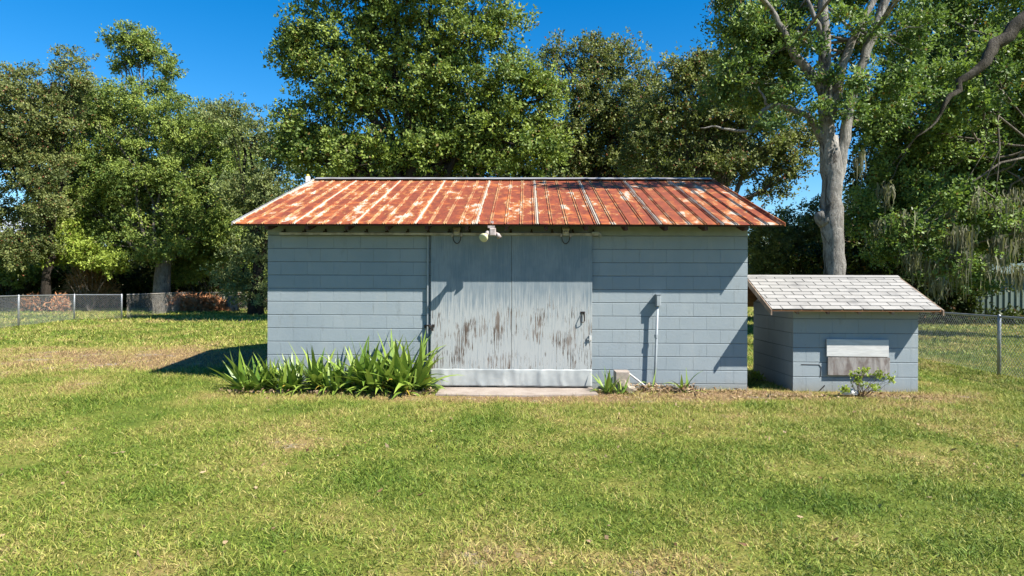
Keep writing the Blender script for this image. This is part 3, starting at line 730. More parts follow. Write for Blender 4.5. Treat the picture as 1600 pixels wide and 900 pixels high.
tree('oak_tree', gp(75, 37), P(90, 300, 26.8), .22, [lobe(*q, 35) for q in ((30,140,52,42),(20,205,60,45),(85,175,45,42),(62,262,42,36),(105,128,32,22),(-40,180,60,90),(110,90,22,18),(65,325,38,32),(20,390,60,30),(-50,330,70,60))], M['leafB'], M['barkdark'],
     'olive leaved oak at the left edge of the photo with dark crooked limbs', seed=4, L=.13, W=.036, dens=1.25, rc=.58, ntw=24)
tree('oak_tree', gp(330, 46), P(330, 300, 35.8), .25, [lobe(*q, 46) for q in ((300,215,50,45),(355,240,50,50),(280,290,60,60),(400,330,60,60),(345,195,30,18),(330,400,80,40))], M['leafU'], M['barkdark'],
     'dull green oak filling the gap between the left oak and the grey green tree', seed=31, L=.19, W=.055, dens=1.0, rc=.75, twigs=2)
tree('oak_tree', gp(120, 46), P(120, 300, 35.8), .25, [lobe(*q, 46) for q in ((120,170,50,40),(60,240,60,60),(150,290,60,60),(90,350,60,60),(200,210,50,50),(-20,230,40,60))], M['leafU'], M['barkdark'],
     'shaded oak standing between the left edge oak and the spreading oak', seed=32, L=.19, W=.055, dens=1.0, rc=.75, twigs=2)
tree('tall_tree', gp(215, 50), P(217, 160, 39.8), .22, [lobe(*q, 50) for q in ((202,50,14,14),(178,64,20,9),(222,72,26,12),(250,88,22,12),(205,92,20,10),(268,112,18,9),(185,100,16,8),(248,138,24,9),(232,60,12,8))], M['leafA'], M['barkl'],
     'tall slender tree with thin pale stem rising above the other left hand trees', seed=6, L=.18, W=.055, dens=1.3, rc=.62, start=.9, lean=.1)
tree('oak_tree', gp(400, 34), P(405, 330, 23.8), .3, [lobe(*q, 34) for q in ((395,215,38,36),(430,268,44,46),(385,300,45,50),(352,178,36,22),(438,225,26,26),(398,395,40,48),(450,330,35,45),(372,440,40,26),(410,460,30,20))], M['leafG'], M['barkdark'],
     'grey green oak rising just left of the rusty roofed shed', seed=8, L=.13, W=.036, dens=1.5, rc=.55)
DM = 1.3
tree('oak_tree', gp(640, 26), P(640, 210, 15.8), .32, [lobe(*q, 26) for q in ((515,55,72,48),(458,100,40,32),(610,30,75,52),(735,45,78,50),(805,135,58,50),(700,140,72,48),(585,140,66,42),(495,190,60,48),(640,240,62,36),(778,225,76,48),(555,248,66,34),(848,225,32,50),(452,215,26,34),(540,120,60,50),(650,180,60,50),(770,190,60,50),(680,90,60,40),(600,100,40,40),(480,250,40,30),(850,150,30,40),(690,-50,120,50),(560,-40,90,50),(700,215,56,32))], M['leafA'], M['barkdark'],
     'tallest broad green oak directly behind the middle of the shed', seed=10, L=.14, W=.042, dens=1.55, rc=.50, start=.45)
tree('oak_tree', gp(940, 32), P(940, 250, 21.8), .35, [lobe(*q, 32) for q in ((985,200,50,50),(925,180,40,40),(930,85,44,30),(965,90,34,30),(900,140,45,45),(960,160,60,46),(900,215,46,46),(955,245,60,40),(1015,140,34,34),(872,88,26,24),(880,260,40,30))], M['leafB'], M['barkdark'],
     'dull olive oak with brown leaf patches behind the right half of the shed roof', seed=12, L=.14, W=.04, dens=1.4, rc=.55)
tree('oak_tree', gp(1080, 28), P(1090, 260, 17.8), .3, [lobe(*q, 28) for q in ((1090,165,50,40),(1150,150,50,40),(1020,190,40,40),(1070,120,44,36),(1120,110,44,28),(1055,200,50,44),(1130,175,60,46),(1190,240,50,40),(1120,255,56,34),(1010,240,44,44),(1195,175,36,34),(1235,262,30,26),(1225,205,40,36),(1258,215,26,26),(1205,300,24,10),(1180,120,30,30),(1060,275,50,26))], M['leafB'], M['barkd'],
     'dense oak between the rusty roof and the pale forked trunk', seed=14, L=.13, W=.038, dens=1.5, rc=.52)
tree('oak_tree', gp(1225, 33), P(1225, 420, 22.8), .2, [lobe(*q, 33) for q in ((1200,375,36,40),(1250,350,34,32),(1235,410,45,34),(1278,335,24,28),(1190,420,30,35),(1270,400,30,40))], M['leafG'], M['barkd'],
     'low bushy tree behind the gap between shed and pump house', seed=16, L=.14, W=.042, dens=1.6, rc=.5)
# big pale forked tree
D8 = 17.5; Y8 = D8 - 10.2
b = gp(1305, D8); root = empty('forked_tree', b, 'large tree with pale grey forked trunk rising behind the pump house', 'tree')
m = MB()
def stem(pxs, rads, seed, n=12, Y=Y8, amp=.03, sub=3):
    pts = [P(a, c_, Y + (o[0] if o else 0)) for a, c_, *o in pxs]; q = wig(pts, amp, sub, seed); r = np.interp(np.linspace(0, 1, len(q)), np.linspace(0, 1, len(rads)), rads); m.tube(q, list(r), n)
stem([(1306,548),(1304,500),(1303,430),(1303,380),(1299,340),(1300,300),(1301,260),(1302,212)], [.40,.29,.255,.25,.285,.24,.25,.12], 1, 20)
stem([(1297,300),(1294,250),(1292,200),(1290,150),(1288,95),(1288,40),(1285,-40),(1280,-160)], [.16,.20,.18,.18,.155,.13,.11,.08], 2, 14)
stem([(1307,300),(1314,250),(1322,200),(1330,160),(1342,110),(1362,60),(1385,-5),(1400,-110)], [.12,.16,.135,.12,.115,.115,.11,.08], 3, 14)
stem([(1301,180),(1308,140),(1318,95),(1335,55),(1368,-5),(1390,-60)], [.10,.14,.11,.09,.08,.06], 4)
stem([(1290,150),(1272,120),(1252,98),(1236,75),(1222,45),(1205,15),(1180,-20,-1)], [.14,.13,.11,.095,.08,.07,.05], 5)
stem([(1290,225),(1277,203),(1262,182),(1235,170),(1210,164),(1193,172),(1182,188),(1176,207)], [.14,.10,.075,.065,.06,.06,.055,.04], 6)
stem([(1177,205),(1150,204),(1120,198),(1095,200)], [.05,.04,.025,.012], 7, 8)
stem([(1200,165),(1192,150),(1185,135)], [.04,.03,.015], 8, 8)
stem([(1288,60),(1272,30),(1262,0)], [.08,.06,.04], 9, 8); stem([(1292,345),(1284,338),(1282,328)], [.26,.20,.05], 10, 10)
m.build('trunk', M['barkl'], root, True)
lb8 = [lobe(*q, D8 + 1.0, 1.1) for q in ((1190,35,44,30),(1165,95,42,30),(1240,30,44,30),(1320,-20,70,34),(1410,60,44,44),(1225,100,36,30),(1205,145,40,26),(1345,150,26,30),(1150,-20,34,30),(1250,-50,80,35),(1400,-60,90,50),(1130,140,30,28),(1400,150,36,44),(1340,60,24,30),(1160,60,44,40),(1215,70,40,34))]
lb8 += [lobe(*q, D8 - .5, .5) for q in ((1262,70,16,12),(1310,25,18,16),(1345,120,16,12),(1300,120,9,9),(1240,140,16,10),(1360,40,14,18),(1325,165,10,8),(1200,190,16,8),(1275,170,8,8))]
lb8 += [((5.4, .15, 8.9), (1.1, .2, .25)), ((7.0, .2, 9.1), (1.3, .28, .28)), ((8.5, .5, 9.2), (1.2, .35, .3))]
m = MB(); limbs(m, [P(1285, -30, Y8), P(1250, 60, Y8), P(1360, 60, Y8), P(1290, 60, Y8)], [.10, .08, .08, .08], [q for q in lb8 if q[1][0] > .45], 5, 0, 4)
m.tube(wig([P(1120, -25, Y8-1), P(1112, 5, Y8-1), P(1106, 28, Y8-1)], .08, 3, 3), .008, 4); m.build('branches', M['barkl'], root, True)
crown('crown', root, lb8, M['leafC'], .115, .030, 2.0, .36)
# right hand live oak with hanging moss
D9 = 22.5
lb9 = [lobe(*q, D9) for q in ((1425,165,62,62),(1505,85,72,60),(1580,160,62,70),(1490,235,76,52),(1405,285,56,46),(1565,285,62,56),(1475,330,66,46),(1400,380,44,34),(1572,375,52,34),(1530,5,90,46),(1640,60,70,70),(1450,405,44,26),(1655,230,60,90),(1350,330,28,44),(1440,20,50,40),(1640,350,60,40),(1520,440,26,30),(1545,150,50,50),(1440,230,50,50),(1520,280,50,50),(1380,220,34,40),(1590,60,30,30),(1440,320,40,40),(1600,220,50,50))] + [lobe(*q, 20.3, .7) for q in ((1548,75,20,10),(1502,150,18,14),(1590,50,16,10),(1468,190,20,20),(1525,170,40,24),(1480,120,36,26),(1570,110,24,14),(1420,360,40,22),(1480,300,40,24),(1550,340,40,24),(1500,420,30,20))]
b = gp(1760, 22); root = empty('live_oak', b, 'wide dark live oak filling the upper right corner with a thick slanting limb', 'tree')
m = MB(); Y9 = 10.5
m.v = []; m.f = []
stem([(1770,560),(1750,400),(1730,250),(1700,120)], [.7,.5,.45,.42], 11, 16, Y9)
stem([(1700,120),(1650,0),(1600,30),(1570,62),(1545,85),(1515,118),(1485,150),(1465,190),(1430,215)], [.34,.25,.20,.17,.155,.11,.07,.03,.012], 12, 14, Y9 - 1.9, .10)
m.build('trunk', M['barkmid'], root, True)
m = MB(); limbs(m, [P(1560, 70, Y9), P(1500, 130, Y9), P(1620, 230, Y9), P(1700, 350, Y9), P(1520, 100, Y9)], [.075]*5, lb9, 9, 0, 2); m.build('branches', M['barkd'], root, True)
crown('crown', root, lb9, M['leafC'], .13, .036, 1.55, .48)
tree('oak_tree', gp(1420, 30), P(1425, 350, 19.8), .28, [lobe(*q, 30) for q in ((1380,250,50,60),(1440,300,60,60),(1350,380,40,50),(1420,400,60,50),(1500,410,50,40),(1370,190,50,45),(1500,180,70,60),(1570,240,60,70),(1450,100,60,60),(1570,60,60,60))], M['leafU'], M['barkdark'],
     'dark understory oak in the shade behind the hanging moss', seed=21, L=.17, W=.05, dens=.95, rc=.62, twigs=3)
# hanging moss
def moss(name, spots, label):
    Vs, Fs, Ts = [], [], []; off = 0
    for (px, py, wpx, hpx, dist) in spots:
        c = P(px, py, dist - 10.2); s = FPX/dist; n = int(14 + wpx*hpx*.045)
        for _ in range(n):
            u = rng.normal()*.45; x = c.x + u*wpx/s; y = c.y + rng.normal()*.25; L = hpx/s*max(.12, (1 - abs(u)*.7)*rng.uniform(.35, 1.05)); z = c.z + rng.uniform(-.1, .15)
            K = 7; wv = rng.uniform(.012, .035); ph = rng.uniform(0, 6); sw = rng.uniform(.0, .05)
            t_ = np.linspace(0, 1, K); cx_ = x + sw*np.sin(ph + t_*7) + rng.normal(size=K)*.012; cy_ = y + sw*np.cos(ph + t_*6); cz = z - L*t_; ww = wv*(1 - t_*.75)*rng.uniform(.6, 1.3, K)
            a = rng.uniform(0, 3.14); dx, dy = math.cos(a), math.sin(a)
            V = np.empty((2*K, 3)); V[0::2] = np.stack([cx_ - dx*ww, cy_ - dy*ww, cz], 1); V[1::2] = np.stack([cx_ + dx*ww, cy_ + dy*ww, cz], 1)
            i = np.arange(K-1)*2 + off; Fs.append(np.stack([i, i+1, i+3, i+2], 1)); Vs.append(V); Ts.append(np.tile([rng.random(), rng.random(), 0, 1], (2*K, 1))); off += 2*K
    return tag(npmesh(name, np.concatenate(Vs), np.concatenate(Fs), M['moss'], None, np.concatenate(Ts)), label, 'moss', None, 'stuff')
moss('hanging_moss', [(1408,335,14,70,20.5),(1500,360,20,90,20),(1495,395,14,80,20),(1425,395,16,60,20.5),(1455,410,22,60,20.5),(1560,320,16,60,20),(1562,375,18,70,20),(1590,300,12,60,20),(1540,405,12,50,20),(1590,420,20,50,19.5),(1470,440,14,40,20),(1385,290,10,50,20.5),(1345,240,8,60,20.5),(1520,300,12,50,20),(1480,330,10,50,20.5),(1440,350,10,40,20.5),(1370,350,8,40,20.5),(1600,350,14,80,20)],
     'pale grey green moss hanging in strands from the right hand live oak')
# thickets
def thicket(name, boxes, mat, label, L=.2, W=.06, dens=.9, rc=.8, **k):
    V, F, t = crown_data(boxes, L, W, dens, rc, **k); NLEAF[0] += len(F); return tag(npmesh(name, V, F, mat, None, t), label, 'undergrowth', None, 'stuff')
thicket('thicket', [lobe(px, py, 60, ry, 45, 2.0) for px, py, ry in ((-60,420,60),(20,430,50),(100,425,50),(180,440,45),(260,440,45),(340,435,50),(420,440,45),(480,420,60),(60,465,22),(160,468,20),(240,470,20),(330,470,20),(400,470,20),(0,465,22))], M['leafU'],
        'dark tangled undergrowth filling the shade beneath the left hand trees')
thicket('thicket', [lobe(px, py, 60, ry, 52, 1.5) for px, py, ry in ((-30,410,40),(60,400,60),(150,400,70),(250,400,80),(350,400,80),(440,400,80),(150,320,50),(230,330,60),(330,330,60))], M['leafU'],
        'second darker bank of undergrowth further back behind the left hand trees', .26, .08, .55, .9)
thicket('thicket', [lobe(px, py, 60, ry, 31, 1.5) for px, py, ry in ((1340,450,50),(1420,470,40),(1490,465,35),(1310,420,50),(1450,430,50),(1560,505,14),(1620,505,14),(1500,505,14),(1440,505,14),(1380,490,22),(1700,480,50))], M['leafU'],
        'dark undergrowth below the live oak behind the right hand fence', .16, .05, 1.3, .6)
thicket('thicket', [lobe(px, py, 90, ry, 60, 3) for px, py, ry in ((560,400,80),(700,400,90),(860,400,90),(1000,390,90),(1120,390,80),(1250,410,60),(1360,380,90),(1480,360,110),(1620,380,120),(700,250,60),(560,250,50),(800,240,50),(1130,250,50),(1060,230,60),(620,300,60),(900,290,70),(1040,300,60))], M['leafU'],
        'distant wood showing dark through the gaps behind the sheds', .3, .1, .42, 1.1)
def shrub(name, lobes, mat, label, cat='shrub', L=.1, W=.03, dens=3, rc=.3, base=None, group=None, sr=.012, sm=None, **kw):
    c = lobes[0][0]; bz = (base or (c[0], c[1], gh(c[0], c[1]))); root = empty(name, bz, label, cat, group)
    m = MB(); bs = Vector(bz)
    for (q, r) in lobes:
        for k in range(4):
            e = Vector(q) + Vector((random.gauss(0, .5)*r[0], random.gauss(0, .5)*r[1], random.gauss(.2, .4)*r[2])); w_ = wig([bs + Vector((random.gauss(0, .04), random.gauss(0, .04), 0)), e], (e-bs).length*.06, 4, random.random()); m.tube(w_, list(np.linspace(sr, sr*.33, len(w_))), 4, False)
    m.build('stems', sm or M['barkd'], root); crown('foliage', root, lobes, mat, L, W, dens, rc, **kw); return root
shrub('shrub', [lobe(140,400,32,20,37.6), lobe(108,375,20,30,37.6), lobe(172,405,24,16,37.4), lobe(80,395,20,16,37.4)], M['leafD'], 'bright yellow green vine bush above the dead fronds left of the oak trunk', L=.16, W=.05, dens=2.2, rc=.45)
shrub('shrub', [lobe(15,410,36,26,42), lobe(-30,400,40,40,42), lobe(50,420,30,22,42)], M['leafA'], 'dark green bush at the left edge behind the chain link fence', L=.16, W=.05, dens=2, rc=.5)
shrub('shrub', [lobe(392,432,18,14,38), lobe(405,425,12,20,38)], M['leafD'], 'light green sprig catching sun just left of the shed corner', L=.15, W=.045, dens=2.2, rc=.4)
shrub('shrub', [lobe(330,400,26,18,40.4), lobe(283,430,18,12,40.2), lobe(305,425,20,16,40.2)], M['leafA'], 'green low branch foliage beside the right of the thick oak trunk', L=.15, W=.045, dens=2.4, rc=.4)
shrub('dead_frond_clump', [lobe(140,440,20,22,40), lobe(160,452,14,20,40), lobe(120,455,16,16,40)], M['frond'], 'brown dead palm fronds hanging between the fence and the oak trunk', 'dead fronds', L=.42, W=.022, dens=1.6, rc=.4)
shrub('dead_frond_clump', [lobe(60,470,16,7,37), lobe(48,474,12,8,37), lobe(88,474,12,6,37)], M['dead'], 'rusty brown dead brush lying behind the left chain link fence', 'dead brush', L=.26, W=.03, dens=3, rc=.25)
# brush pile
bp = G(312, 489); bc = P(312, 484, bp.y)
V, F, t_ = crown_data([lobe(300,481,30,13,38.6,.8), lobe(335,484,24,9,38.6,.7), lobe(280,478,12,12,38.6,.5)], .30, .045, 5, .22)
tag(npmesh('brush_pile', V, F, M['dead'], None, t_), 'heap of orange brown cut brush right of the thick oak trunk', 'brush pile', None, 'stuff')
# grey stump-like slab behind the fence
a, b2 = P(354, 488, 28.4), P(369, 463, 28.4)
st = empty('tree_stump', (a.x + .25, 28.4, a.z), 'pale broken grey stump beside the far fence near the shed corner', 'stump')
MB().tube([(a.x + .27, 28.6, a.z - .1), (a.x + .26, 28.6, a.z + .5), (a.x + .29, 28.6, b2.z)], [.34, .29, .30], 11).build('stump_wood', M['barkl'], st, True)
# palms / sky building at far left
a, b2 = P(-60, 372, 60), P(27, 338, 60)
ph = empty('metal_building', ((a.x+b2.x)/2, 61, 0), 'pale blue metal building far off at the left edge seen through the leaves', 'building')
MB().box(a.x, b2.x, 60, 66, 0, a.z).build('wall', M['paleroof'], ph); MB().prism([(59.4, a.z), (63, b2.z), (66.6, a.z)], a.x - .4, b2.x + .3, 'x').build('roof', M['paleroof'], ph)
# green ribbed metal building right
gb0 = G(1526, 508); yb = gb0.y + 1.5; x0 = P(1522, 470, yb).x; zt = P(1560, 426, yb).z
gb = empty('metal_building', (x0, yb, 0), 'low green ribbed metal building at the right edge behind the moss', 'building')
m = MB(); m.box(x0 + .02, x0 + 9, yb + .03, yb + 4, 0, zt); wlo = m.build('wall', M['green'], gb)
k = 0; x = x0
while x < x0 + 5: MB().prism([(x, yb + .03), (x + .05, yb - .02), (x + .09, yb - .02), (x + .14, yb + .03)], 0, zt, 'z').build('rib', M['green'], wlo); x += .26
MB().prism([(yb - .35, zt + .01), (yb + 2, zt + .5), (yb + 4.3, zt + .01), (yb + 4.3, zt - .05), (yb + 2, zt + .42), (yb - .35, zt - .05)], x0 - .3, x0 + 9.3, 'x').build('roof', M['green'], gb)

# ------------------------------------------------------------------ fences
def fence(name, pts, h, label, postpts, pr=.03, wire=.0035, pitch=.06, mat=None, dark=None):
    mat = mat or M['gal']; root = empty(name, pts[0], label, 'fence')
    m = MB(); m.tube([Vector(p) + Vector((0, 0, h)) for p in pts], .021, 8); m.build('top_rail', mat, root, True)
    for p in postpts:
        m = MB(); m.tube([Vector(p) - Vector((0, 0, .1)), Vector(p) + Vector((0, 0, h + .02)), Vector(p) + Vector((0, 0, h + .05))], [pr, pr, .006], 10); m.build('post', mat, root, True)
    m = MB(); H = h - .03
    for a, b in zip(pts, pts[1:]):
        a, b = Vector(a), Vector(b); ln = (Vector((b.x, b.y)) - Vector((a.x, a.y))).length; d = (b - a) / ln
        nrm = Vector((-d.y, d.x, 0)).normalized()
        for s in (-1, 1):
            u = -H
            while u < ln + H:
                u0, u1 = (u, u + H) if s > 0 else (u + H, u)
                z0, z1 = .03, h + .02
                t0, t1 = 0.0, 1.0
                for e in ((0),): pass
                du = u1 - u0
                ta, tb = sorted(((0 - u0)/du, (ln - u0)/du)); t0 = max(0, ta); t1 = min(1, tb)
                if t1 - t0 > .01:
                    q0 = a + d*(u0 + du*t0) + Vector((0, 0, z0 + (z1-z0)*t0)); q1 = a + d*(u0 + du*t1) + Vector((0, 0, z0 + (z1-z0)*t1))
                    m.tube([q0 + nrm*s*.003, q1 + nrm*s*.003], wire, 3, False)
                u += pitch
    m.build('chain_link_mesh', mat, root, kind='stuff')
    return root
g1 = G(1561, 586.7); g2 = G(1434, 561)
dr_ = (g2 - g1); dr_.z = 0; dr_.normalize()
fa = g1 - dr_*3.2; fb = g1 + dr_*9.0
for q in (fa, fb): q.z = gh(q.x, q.y)
fence('chain_link_fence', [fa, g1, g1 + dr_*3.0, g1 + dr_*6.0, fb], 1.03, 'galvanised chain link fence running back beside the pump house at the right edge', [fa, g1, g1 + dr_*3.0, g1 + dr_*6.0, fb], .03, .0032, .075)
pa, pb, pc_ = G(29, 510.5), G(116, 500), G(190, 498.5)
p0_ = pa + (pa - pb).normalized()*6; p0_.z = gh(p0_.x, p0_.y)
fence('chain_link_fence', [p0_, pa, pb, pc_], 1.06, 'pale chain link fence with three lit posts crossing the left edge of the lawn', [p0_, pa, pb, pc_], .034, .0026, .085)
q0 = G(192, 495.5); q1 = G(300, 490); q2 = G(385, 489.5); q3 = G(420, 489)
q0 = Vector((pc_.x + .05, pc_.y + .3, gh(pc_.x, pc_.y)))
yy = 30.2
f1 = Vector((P(300, 470, yy).x, yy, 0)); f2 = Vector((P(350, 470, yy).x, yy, 0)); f3 = Vector((P(384, 470, yy).x, yy, 0)); f4 = Vector((P(440, 470, yy).x, yy, 0))
for q in (f1, f2, f3, f4): q.z = gh(q.x, q.y)
fence('chain_link_fence', [q0, f1, f2, f3, f4], 1.06, 'rusty dark chain link fence running behind the thick oak trunk', [f1, f2, f3], .03, .003, .10, M['track'])

# ------------------------------------------------------------------ strap leaved plants at the wall
def strap_mat(name, c, c2, tip):
    t = NT(name); p = t.coord('Generated'); x, y, z = t.xyz(p); oi = t.rnd(); n = t.noise(t.map(t.coord('Object'), (40, 1, 4)), 1, 3)
    col = t.mix(oi, c, c2); col = t.mix(t.mr(n, .4, .7, 0, .3), col, tuple(q*1.5 for q in c2)); col = t.mix(t.mr(y, .93, 1, 0, .8), col, tip)
    t.fin(col, .38, 0, .5)
    tr = t.n('ShaderNodeBsdfTranslucent'); t.set(tr.inputs[0], t.col); mx = t.n('ShaderNodeMixShader'); mx.inputs[0].default_value = .2
    t.t.links.new(t.b.outputs[0], mx.inputs[1]); t.t.links.new(tr.outputs[0], mx.inputs[2]); t.t.links.new(mx.outputs[0], t.out.inputs[0]); return t.m
M['strap'] = strap_mat('strap_leaf', (.13, .27, .03), (.38, .50, .08), (.60, .42, .12)); M['strapY'] = strap_mat('yellow_leaf', (.55, .36, .05), (.42, .38, .07), (.35, .2, .06)); M['strapB'] = strap_mat('withered_leaf', (.20, .12, .06), (.12, .07, .045), (.1, .07, .05))
def strap_mesh(L, bend, W, mat, twist=0):
    K = 7; m = MB(); y = z = 0; ang = R(88)
    for i in range(K + 1):
        t = i / K; w_ = W * (1 - t**3.2) * (.62 + .38*math.sin(math.pi*min(1, t*1.4))) if i < K else .001
        tw = twist*t; sx, sz = math.cos(tw), math.sin(tw)
        m.v += [(-w_*sx, y, z + w_*.45 - w_*sz), (0, y, z), (w_*sx, y, z + w_*.45 + w_*sz)]
        ang2 = R(88) - bend*(t**1.5); y += math.cos(ang2)*L/K; z += math.sin(ang2)*L/K
    for i in range(K):
        a = 3*i; m.f += [(a, a+1, a+4, a+3), (a+1, a+2, a+5, a+4)]
    me = bpy.data.meshes.new('leaf'); me.from_pydata(m.v, [], m.f); me.materials.append(mat); me.polygons.foreach_set('use_smooth', [True]*len(me.polygons)); return me
SV = [strap_mesh(1, R(b), w_, M['strap'], tw) for b, w_, tw in ((8,.050,.2),(20,.066,-.3),(35,.074,.4),(50,.070,-.5),(70,.074,.5),(95,.058,-.3),(120,.058,.4),(30,.060,.6),(15,.056,0))]
SY_ = [strap_mesh(1, R(b), .045, M['strapY'], .5) for b in (60, 110, 140)]; SB = [strap_mesh(1, R(b), .030, M['strapB'], .8) for b in (120, 150)]
def strap_plant(px, Y, h, n, label, yellow=1, brown=3, lean=(0, 0), low=0, group='strap leaved lily clumps along the shed wall', wid=1.0):
    x = P(px, 600, Y).x; root = empty('lily_plant', (x, Y, 0), label, 'plant', group); rr = random.Random(px)
    for i in range(n + yellow + brown):
        if i < n:
            t = (i + .5)/n; tilt = R(4 + 66*t**.85 + rr.uniform(-8, 8)); me = SV[min(8, int(abs(rr.gauss(t*5.0, 1.6))) % 9)]; L = h*rr.uniform(.78, 1.1)*(1.08 - .1*t)
        elif i < n + yellow: tilt = R(rr.uniform(15, 65)); me = rr.choice(SY_); L = h*rr.uniform(.5, .8)
        else: tilt = R(rr.uniform(50, 80)); me = rr.choice(SB); L = h*rr.uniform(.35, .6)
        az = i*2.39996 + rr.uniform(-.5, .5); o = bpy.data.objects.new('leaf', me)
        sy = math.cos(az)*.6
        o.parent = root; COL.objects.link(o)
        o.location = (rr.uniform(-.14, .14)*h, rr.uniform(-.10, .10)*h, -.01)
        rot = Matrix.Rotation(az, 4, 'Z') @ Matrix.Rotation(-tilt, 4, 'X')
        if lean[0]: rot = Matrix.Rotation(lean[0], 4, 'Y') @ rot
        o.rotation_euler = rot.to_euler(); o.scale = (L*wid if L < .8 else .9*wid, L, L)
    return root
strap_plant(388, -.45, .60, 38, 'low sprawling strap leaved clump at the far left end, past the wall corner', 0, 3, (-.50, 0))
strap_plant(424, -.35, .56, 38, 'upright strap leaved clump in front of the left corner of the shed', 0, 3, (-.15, 0))
strap_plant(462, -.42, .55, 38, 'strap leaved clump with a yellow stalk near the left third of the bed', 2, 3)
strap_plant(497, -.32, .70, 38, 'tall narrow strap leaved clump left of the middle of the bed', 0, 3)
strap_plant(533, -.40, .60, 38, 'middle strap leaved clump with dark leaf bases', 0, 5, (.1, 0))
strap_plant(572, -.38, .80, 40, 'tall strap leaved clump on the left side of the biggest group', 2, 3, (-.1, 0))
strap_plant(612, -.36, .88, 46, 'biggest and tallest strap leaved clump with curled yellow leaves at its base', 5, 5)
strap_plant(642, -.40, .82, 40, 'strap leaved clump with a broad orange leaf beside the door edge', 5, 5, (.14, 0))
strap_plant(950, -.42, .42, 24, 'small dark green strap leaved tuft at the right end of the door slab', 0, 8, (0, 0), 0, 'small strap leaved tufts right of the door', .8)
strap_plant(968, -.5, .30, 12, 'tiny spreading strap leaved tuft in front of the broken block', 1, 4, (.3, 0), 0, 'small strap leaved tufts right of the door', .8)
strap_plant(1068, -.25, .40, 9, 'sparse upright strap leaved tuft between the conduit and the hooked pipes', 0, 7, (.05, 0), 0, 'small strap leaved tufts right of the door', .8)
strap_plant(1015, -.25, .38, 3, 'nearly bare withered tuft at the foot of the conduit', 0, 9, (.3, 0), 0, 'small strap leaved tufts right of the door', .7)
strap_plant(405, -.52, .50, 30, 'short strap leaved clump filling the front left of the bed', 1, 4, (-.25, 0))
strap_plant(443, -.50, .52, 30, 'short strap leaved clump in front of the second and third clumps', 2, 4)
strap_plant(516, -.52, .52, 30, 'short strap leaved clump in front of the middle of the bed', 1, 5)
strap_plant(590, -.55, .60, 34, 'sprawling front clump with several drooping yellow leaves', 6, 5)
strap_plant(628, -.58, .56, 30, 'sprawling front clump with golden dead leaves beside the door slab', 7, 5)
# weeds
shrub('weed_bush', [lobe(1347,600,20,8,9.6,.14), lobe(1352,580,7,9,9.6,.06), lobe(1372,585,8,6,9.6,.06), lobe(1388,592,8,5,9.6,.06), lobe(1322,606,10,5,9.6,.1), lobe(1337,590,6,6,9.6,.06), lobe(1362,604,14,6,9.5,.1)], M['leafD'], 'straggly light green weed growing in front of the boarded hatch', 'weed', L=.038, W=.013, dens=4, rc=.05, ntw=6, nlf=5, sr=.0045, sm=M['strapB'], base=(P(1347,612,-.6).x, -.55, 0))
shrub('weed_bush', [lobe(1183,592,8,8,11.2,.1), lobe(1180,603,9,6,11.0,.1)], M['leafD'], 'small bright green weed in the gap between the two sheds', 'weed', L=.05, W=.018, dens=12, rc=.06)
tag(lump('rock', (P(1327, 606, SY - .42).x, SY - .42, .055), (.12, .07, .06), M['whiteboard'], None, 8), 'whitish rock among the weeds at the foot of the pump house', 'rock')
# ------------------------------------------------------------------ leaf litter at the wall foot
def scatter_litter(name, zones, L, W, label):
    B, D = [], []
    for (x0, x1, y0, y1, n, zr) in zones:
        B.append(np.stack([rng.uniform(x0, x1, n), rng.uniform(y0, y1, n), rng.uniform(.0, zr, n)], 1))
    B = np.concatenate(B); n = len(B); D = unit(rng.normal(size=(n, 3))*np.array([1, 1, .45])); V, F = leaves(B, D, L*rng.uniform(.5, 1.5, n), W*rng.uniform(.6, 1.3, n), .6)
    t = np.stack([rng.random(n), rng.random(n), rng.random(n), np.ones(n)], 1).repeat(4, 0); return tag(npmesh(name, V, F, M['litter'], None, t), label, 'leaf litter', None, 'stuff')
X_ = lambda px: P(px, 605, -.3).x
scatter_litter('leaf_litter', [(X_(940), X_(1170), -.40, -.03, 260, .03), (X_(985), X_(1090), -.34, -.08, 420, .09), (X_(360), X_(680), -.75, -.1, 1000, .05), (X_(1170), X_(1440), -.9, -.45, 200, .02), (X_(940), X_(1250), -.9, -.4, 200, .015)], .07, .013, 'dry brown leaves lying along the foot of the shed walls')
scatter_litter('fallen_leaves', [(-7, 7, -7.2, -.9, 330, .035), (-14, -4, 1, 14, 220, .05), (6, 12, -1, 8, 120, .05)], .045, .012, 'scattered fallen brown leaves lying on the lawn')
# ------------------------------------------------------------------ grass
def in_box(x, y, b, m=0): return (x > b[0]-m) & (x < b[1]+m) & (y > b[2]-m) & (y < b[3]+m)
gv, gf, gt = [], [], []; goff = 0
def ghv(x, y):
    a = np.clip((-3.9 - x)/2.1, 0, 1); a = a*a*(3-2*a)*.10; q = np.clip((np.abs(x) + np.maximum(0, y)*.5 - 5)/7, 0, 1); q = q*q*(3-2*q); return a + .02*np.sin(x*.31+1)*np.sin(y*.23)*q
def ngrid(x, y, s, seed):
    r = np.random.default_rng(seed).random((64, 64)); u, v = x*s, y*s; i, j = np.floor(u).astype(int), np.floor(v).astype(int); fu, fv = u-i, v-j; fu = fu*fu*(3-2*fu); fv = fv*fv*(3-2*fv)
    return (r[i%64, j%64]*(1-fu)+r[(i+1)%64, j%64]*fu)*(1-fv)+(r[i%64, (j+1)%64]*(1-fu)+r[(i+1)%64, (j+1)%64]*fu)*fv
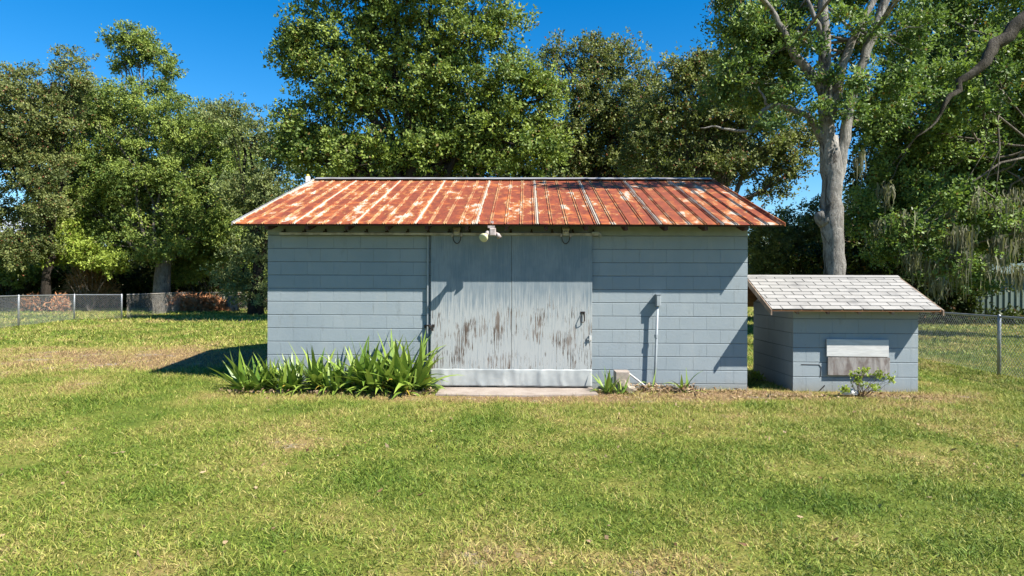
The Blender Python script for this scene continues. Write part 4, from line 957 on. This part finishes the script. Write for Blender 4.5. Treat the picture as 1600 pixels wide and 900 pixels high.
for (d0, d1, dens, L, W, K) in ((3.3, 5.2, 9000, .048, .0026, 2), (5.2, 7.5, 6400, .050, .0030, 2), (7.5, 11, 3400, .058, .0038, 1), (11, 16, 1300, .065, .0062, 1), (16, 26, 330, .09, .013, 1), (26, 48, 90, .11, .024, 1)):
    xm = d1*.80; n = int(2*xm*(d1-d0)*dens); x = rng.uniform(-xm, xm, n); dd = rng.uniform(d0, d1, n); y = dd - 10.2
    k = (np.abs(x) < dd*.79 + .3) & ~in_box(x, y, SHED_BOX, .01) & ~in_box(x, y, PUMP_BOX, .01) & ~((x > sa.x) & (x < sb.x) & (y > sa.y + .01) & (y < 0))
    cl = ngrid(x, y, 3.3, 1)*.6 + ngrid(x, y, 9, 2)*.4; k &= rng.random(n) < np.clip(.10 + cl*1.5, 0, 1)
    bare = np.zeros(n)
    for (cx_, cy_, rx_, ry_, a_) in SPOTS:
        if a_ > .25: bare = np.maximum(bare, np.clip(1.2 - np.hypot((x-cx_)/rx_, (y-cy_)/ry_), 0, 1)*a_*1.5)
    k &= rng.random(n) > bare
    x, y, cl = x[k], y[k], cl[k]; n = len(x); z = ghv(x, y)
    az = rng.uniform(0, 2*math.pi, n); tilt = np.clip(rng.normal(1.0, .38, n), .1, 1.5); ll = L*rng.uniform(.45, 1.3, n)*(.65 + .7*cl); ww = W*rng.uniform(.7, 1.3, n)
    d = np.stack([np.cos(az)*np.sin(tilt), np.sin(az)*np.sin(tilt), np.cos(tilt)], 1); tilt2 = np.minimum(tilt + rng.uniform(.1, .6, n), 1.62); d2 = np.stack([np.cos(az)*np.sin(tilt2), np.sin(az)*np.sin(tilt2), np.cos(tilt2)], 1)
    s = unit(np.cross(d, np.array([0, 0, 1.0]) + rng.normal(size=(n, 3))*.5)); p = np.stack([x, y, z - .004], 1); ww = ww[:, None]; ll = ll[:, None]
    tt = np.stack([np.clip(rng.normal(.5, .24, n), 0, 1), rng.random(n), rng.random(n), np.ones(n)], 1)
    if K == 2:
        V = np.stack([p - s*ww, p + s*ww, p + d*ll*.5 + s*ww*.85, p + d*ll*.5 - s*ww*.85, p + d*ll*.5 + d2*ll*.5 + s*ww*.1, p + d*ll*.5 + d2*ll*.5 - s*ww*.1], 1).reshape(-1, 3); i = np.arange(n)*6 + goff
        gf.append(np.stack([i, i+1, i+2, i+3], 1)); gf.append(np.stack([i+3, i+2, i+4, i+5], 1)); gt.append(tt.repeat(6, 0)); goff += 6*n
    else:
        V = np.stack([p - s*ww, p + s*ww, p + d*ll + s*ww*.15, p + d*ll - s*ww*.15], 1).reshape(-1, 3); i = np.arange(n)*4 + goff
        gf.append(np.stack([i, i+1, i+2, i+3], 1)); gt.append(tt.repeat(4, 0)); goff += 4*n
    gv.append(V)
tag(npmesh('grass', np.concatenate(gv), np.concatenate(gf), M['blade'], None, np.concatenate(gt)), 'short patchy green and straw coloured lawn grass', 'grass', None, 'stuff')
print('LEAVES', NLEAF[0], 'GRASS', sum(len(f) for f in gf))
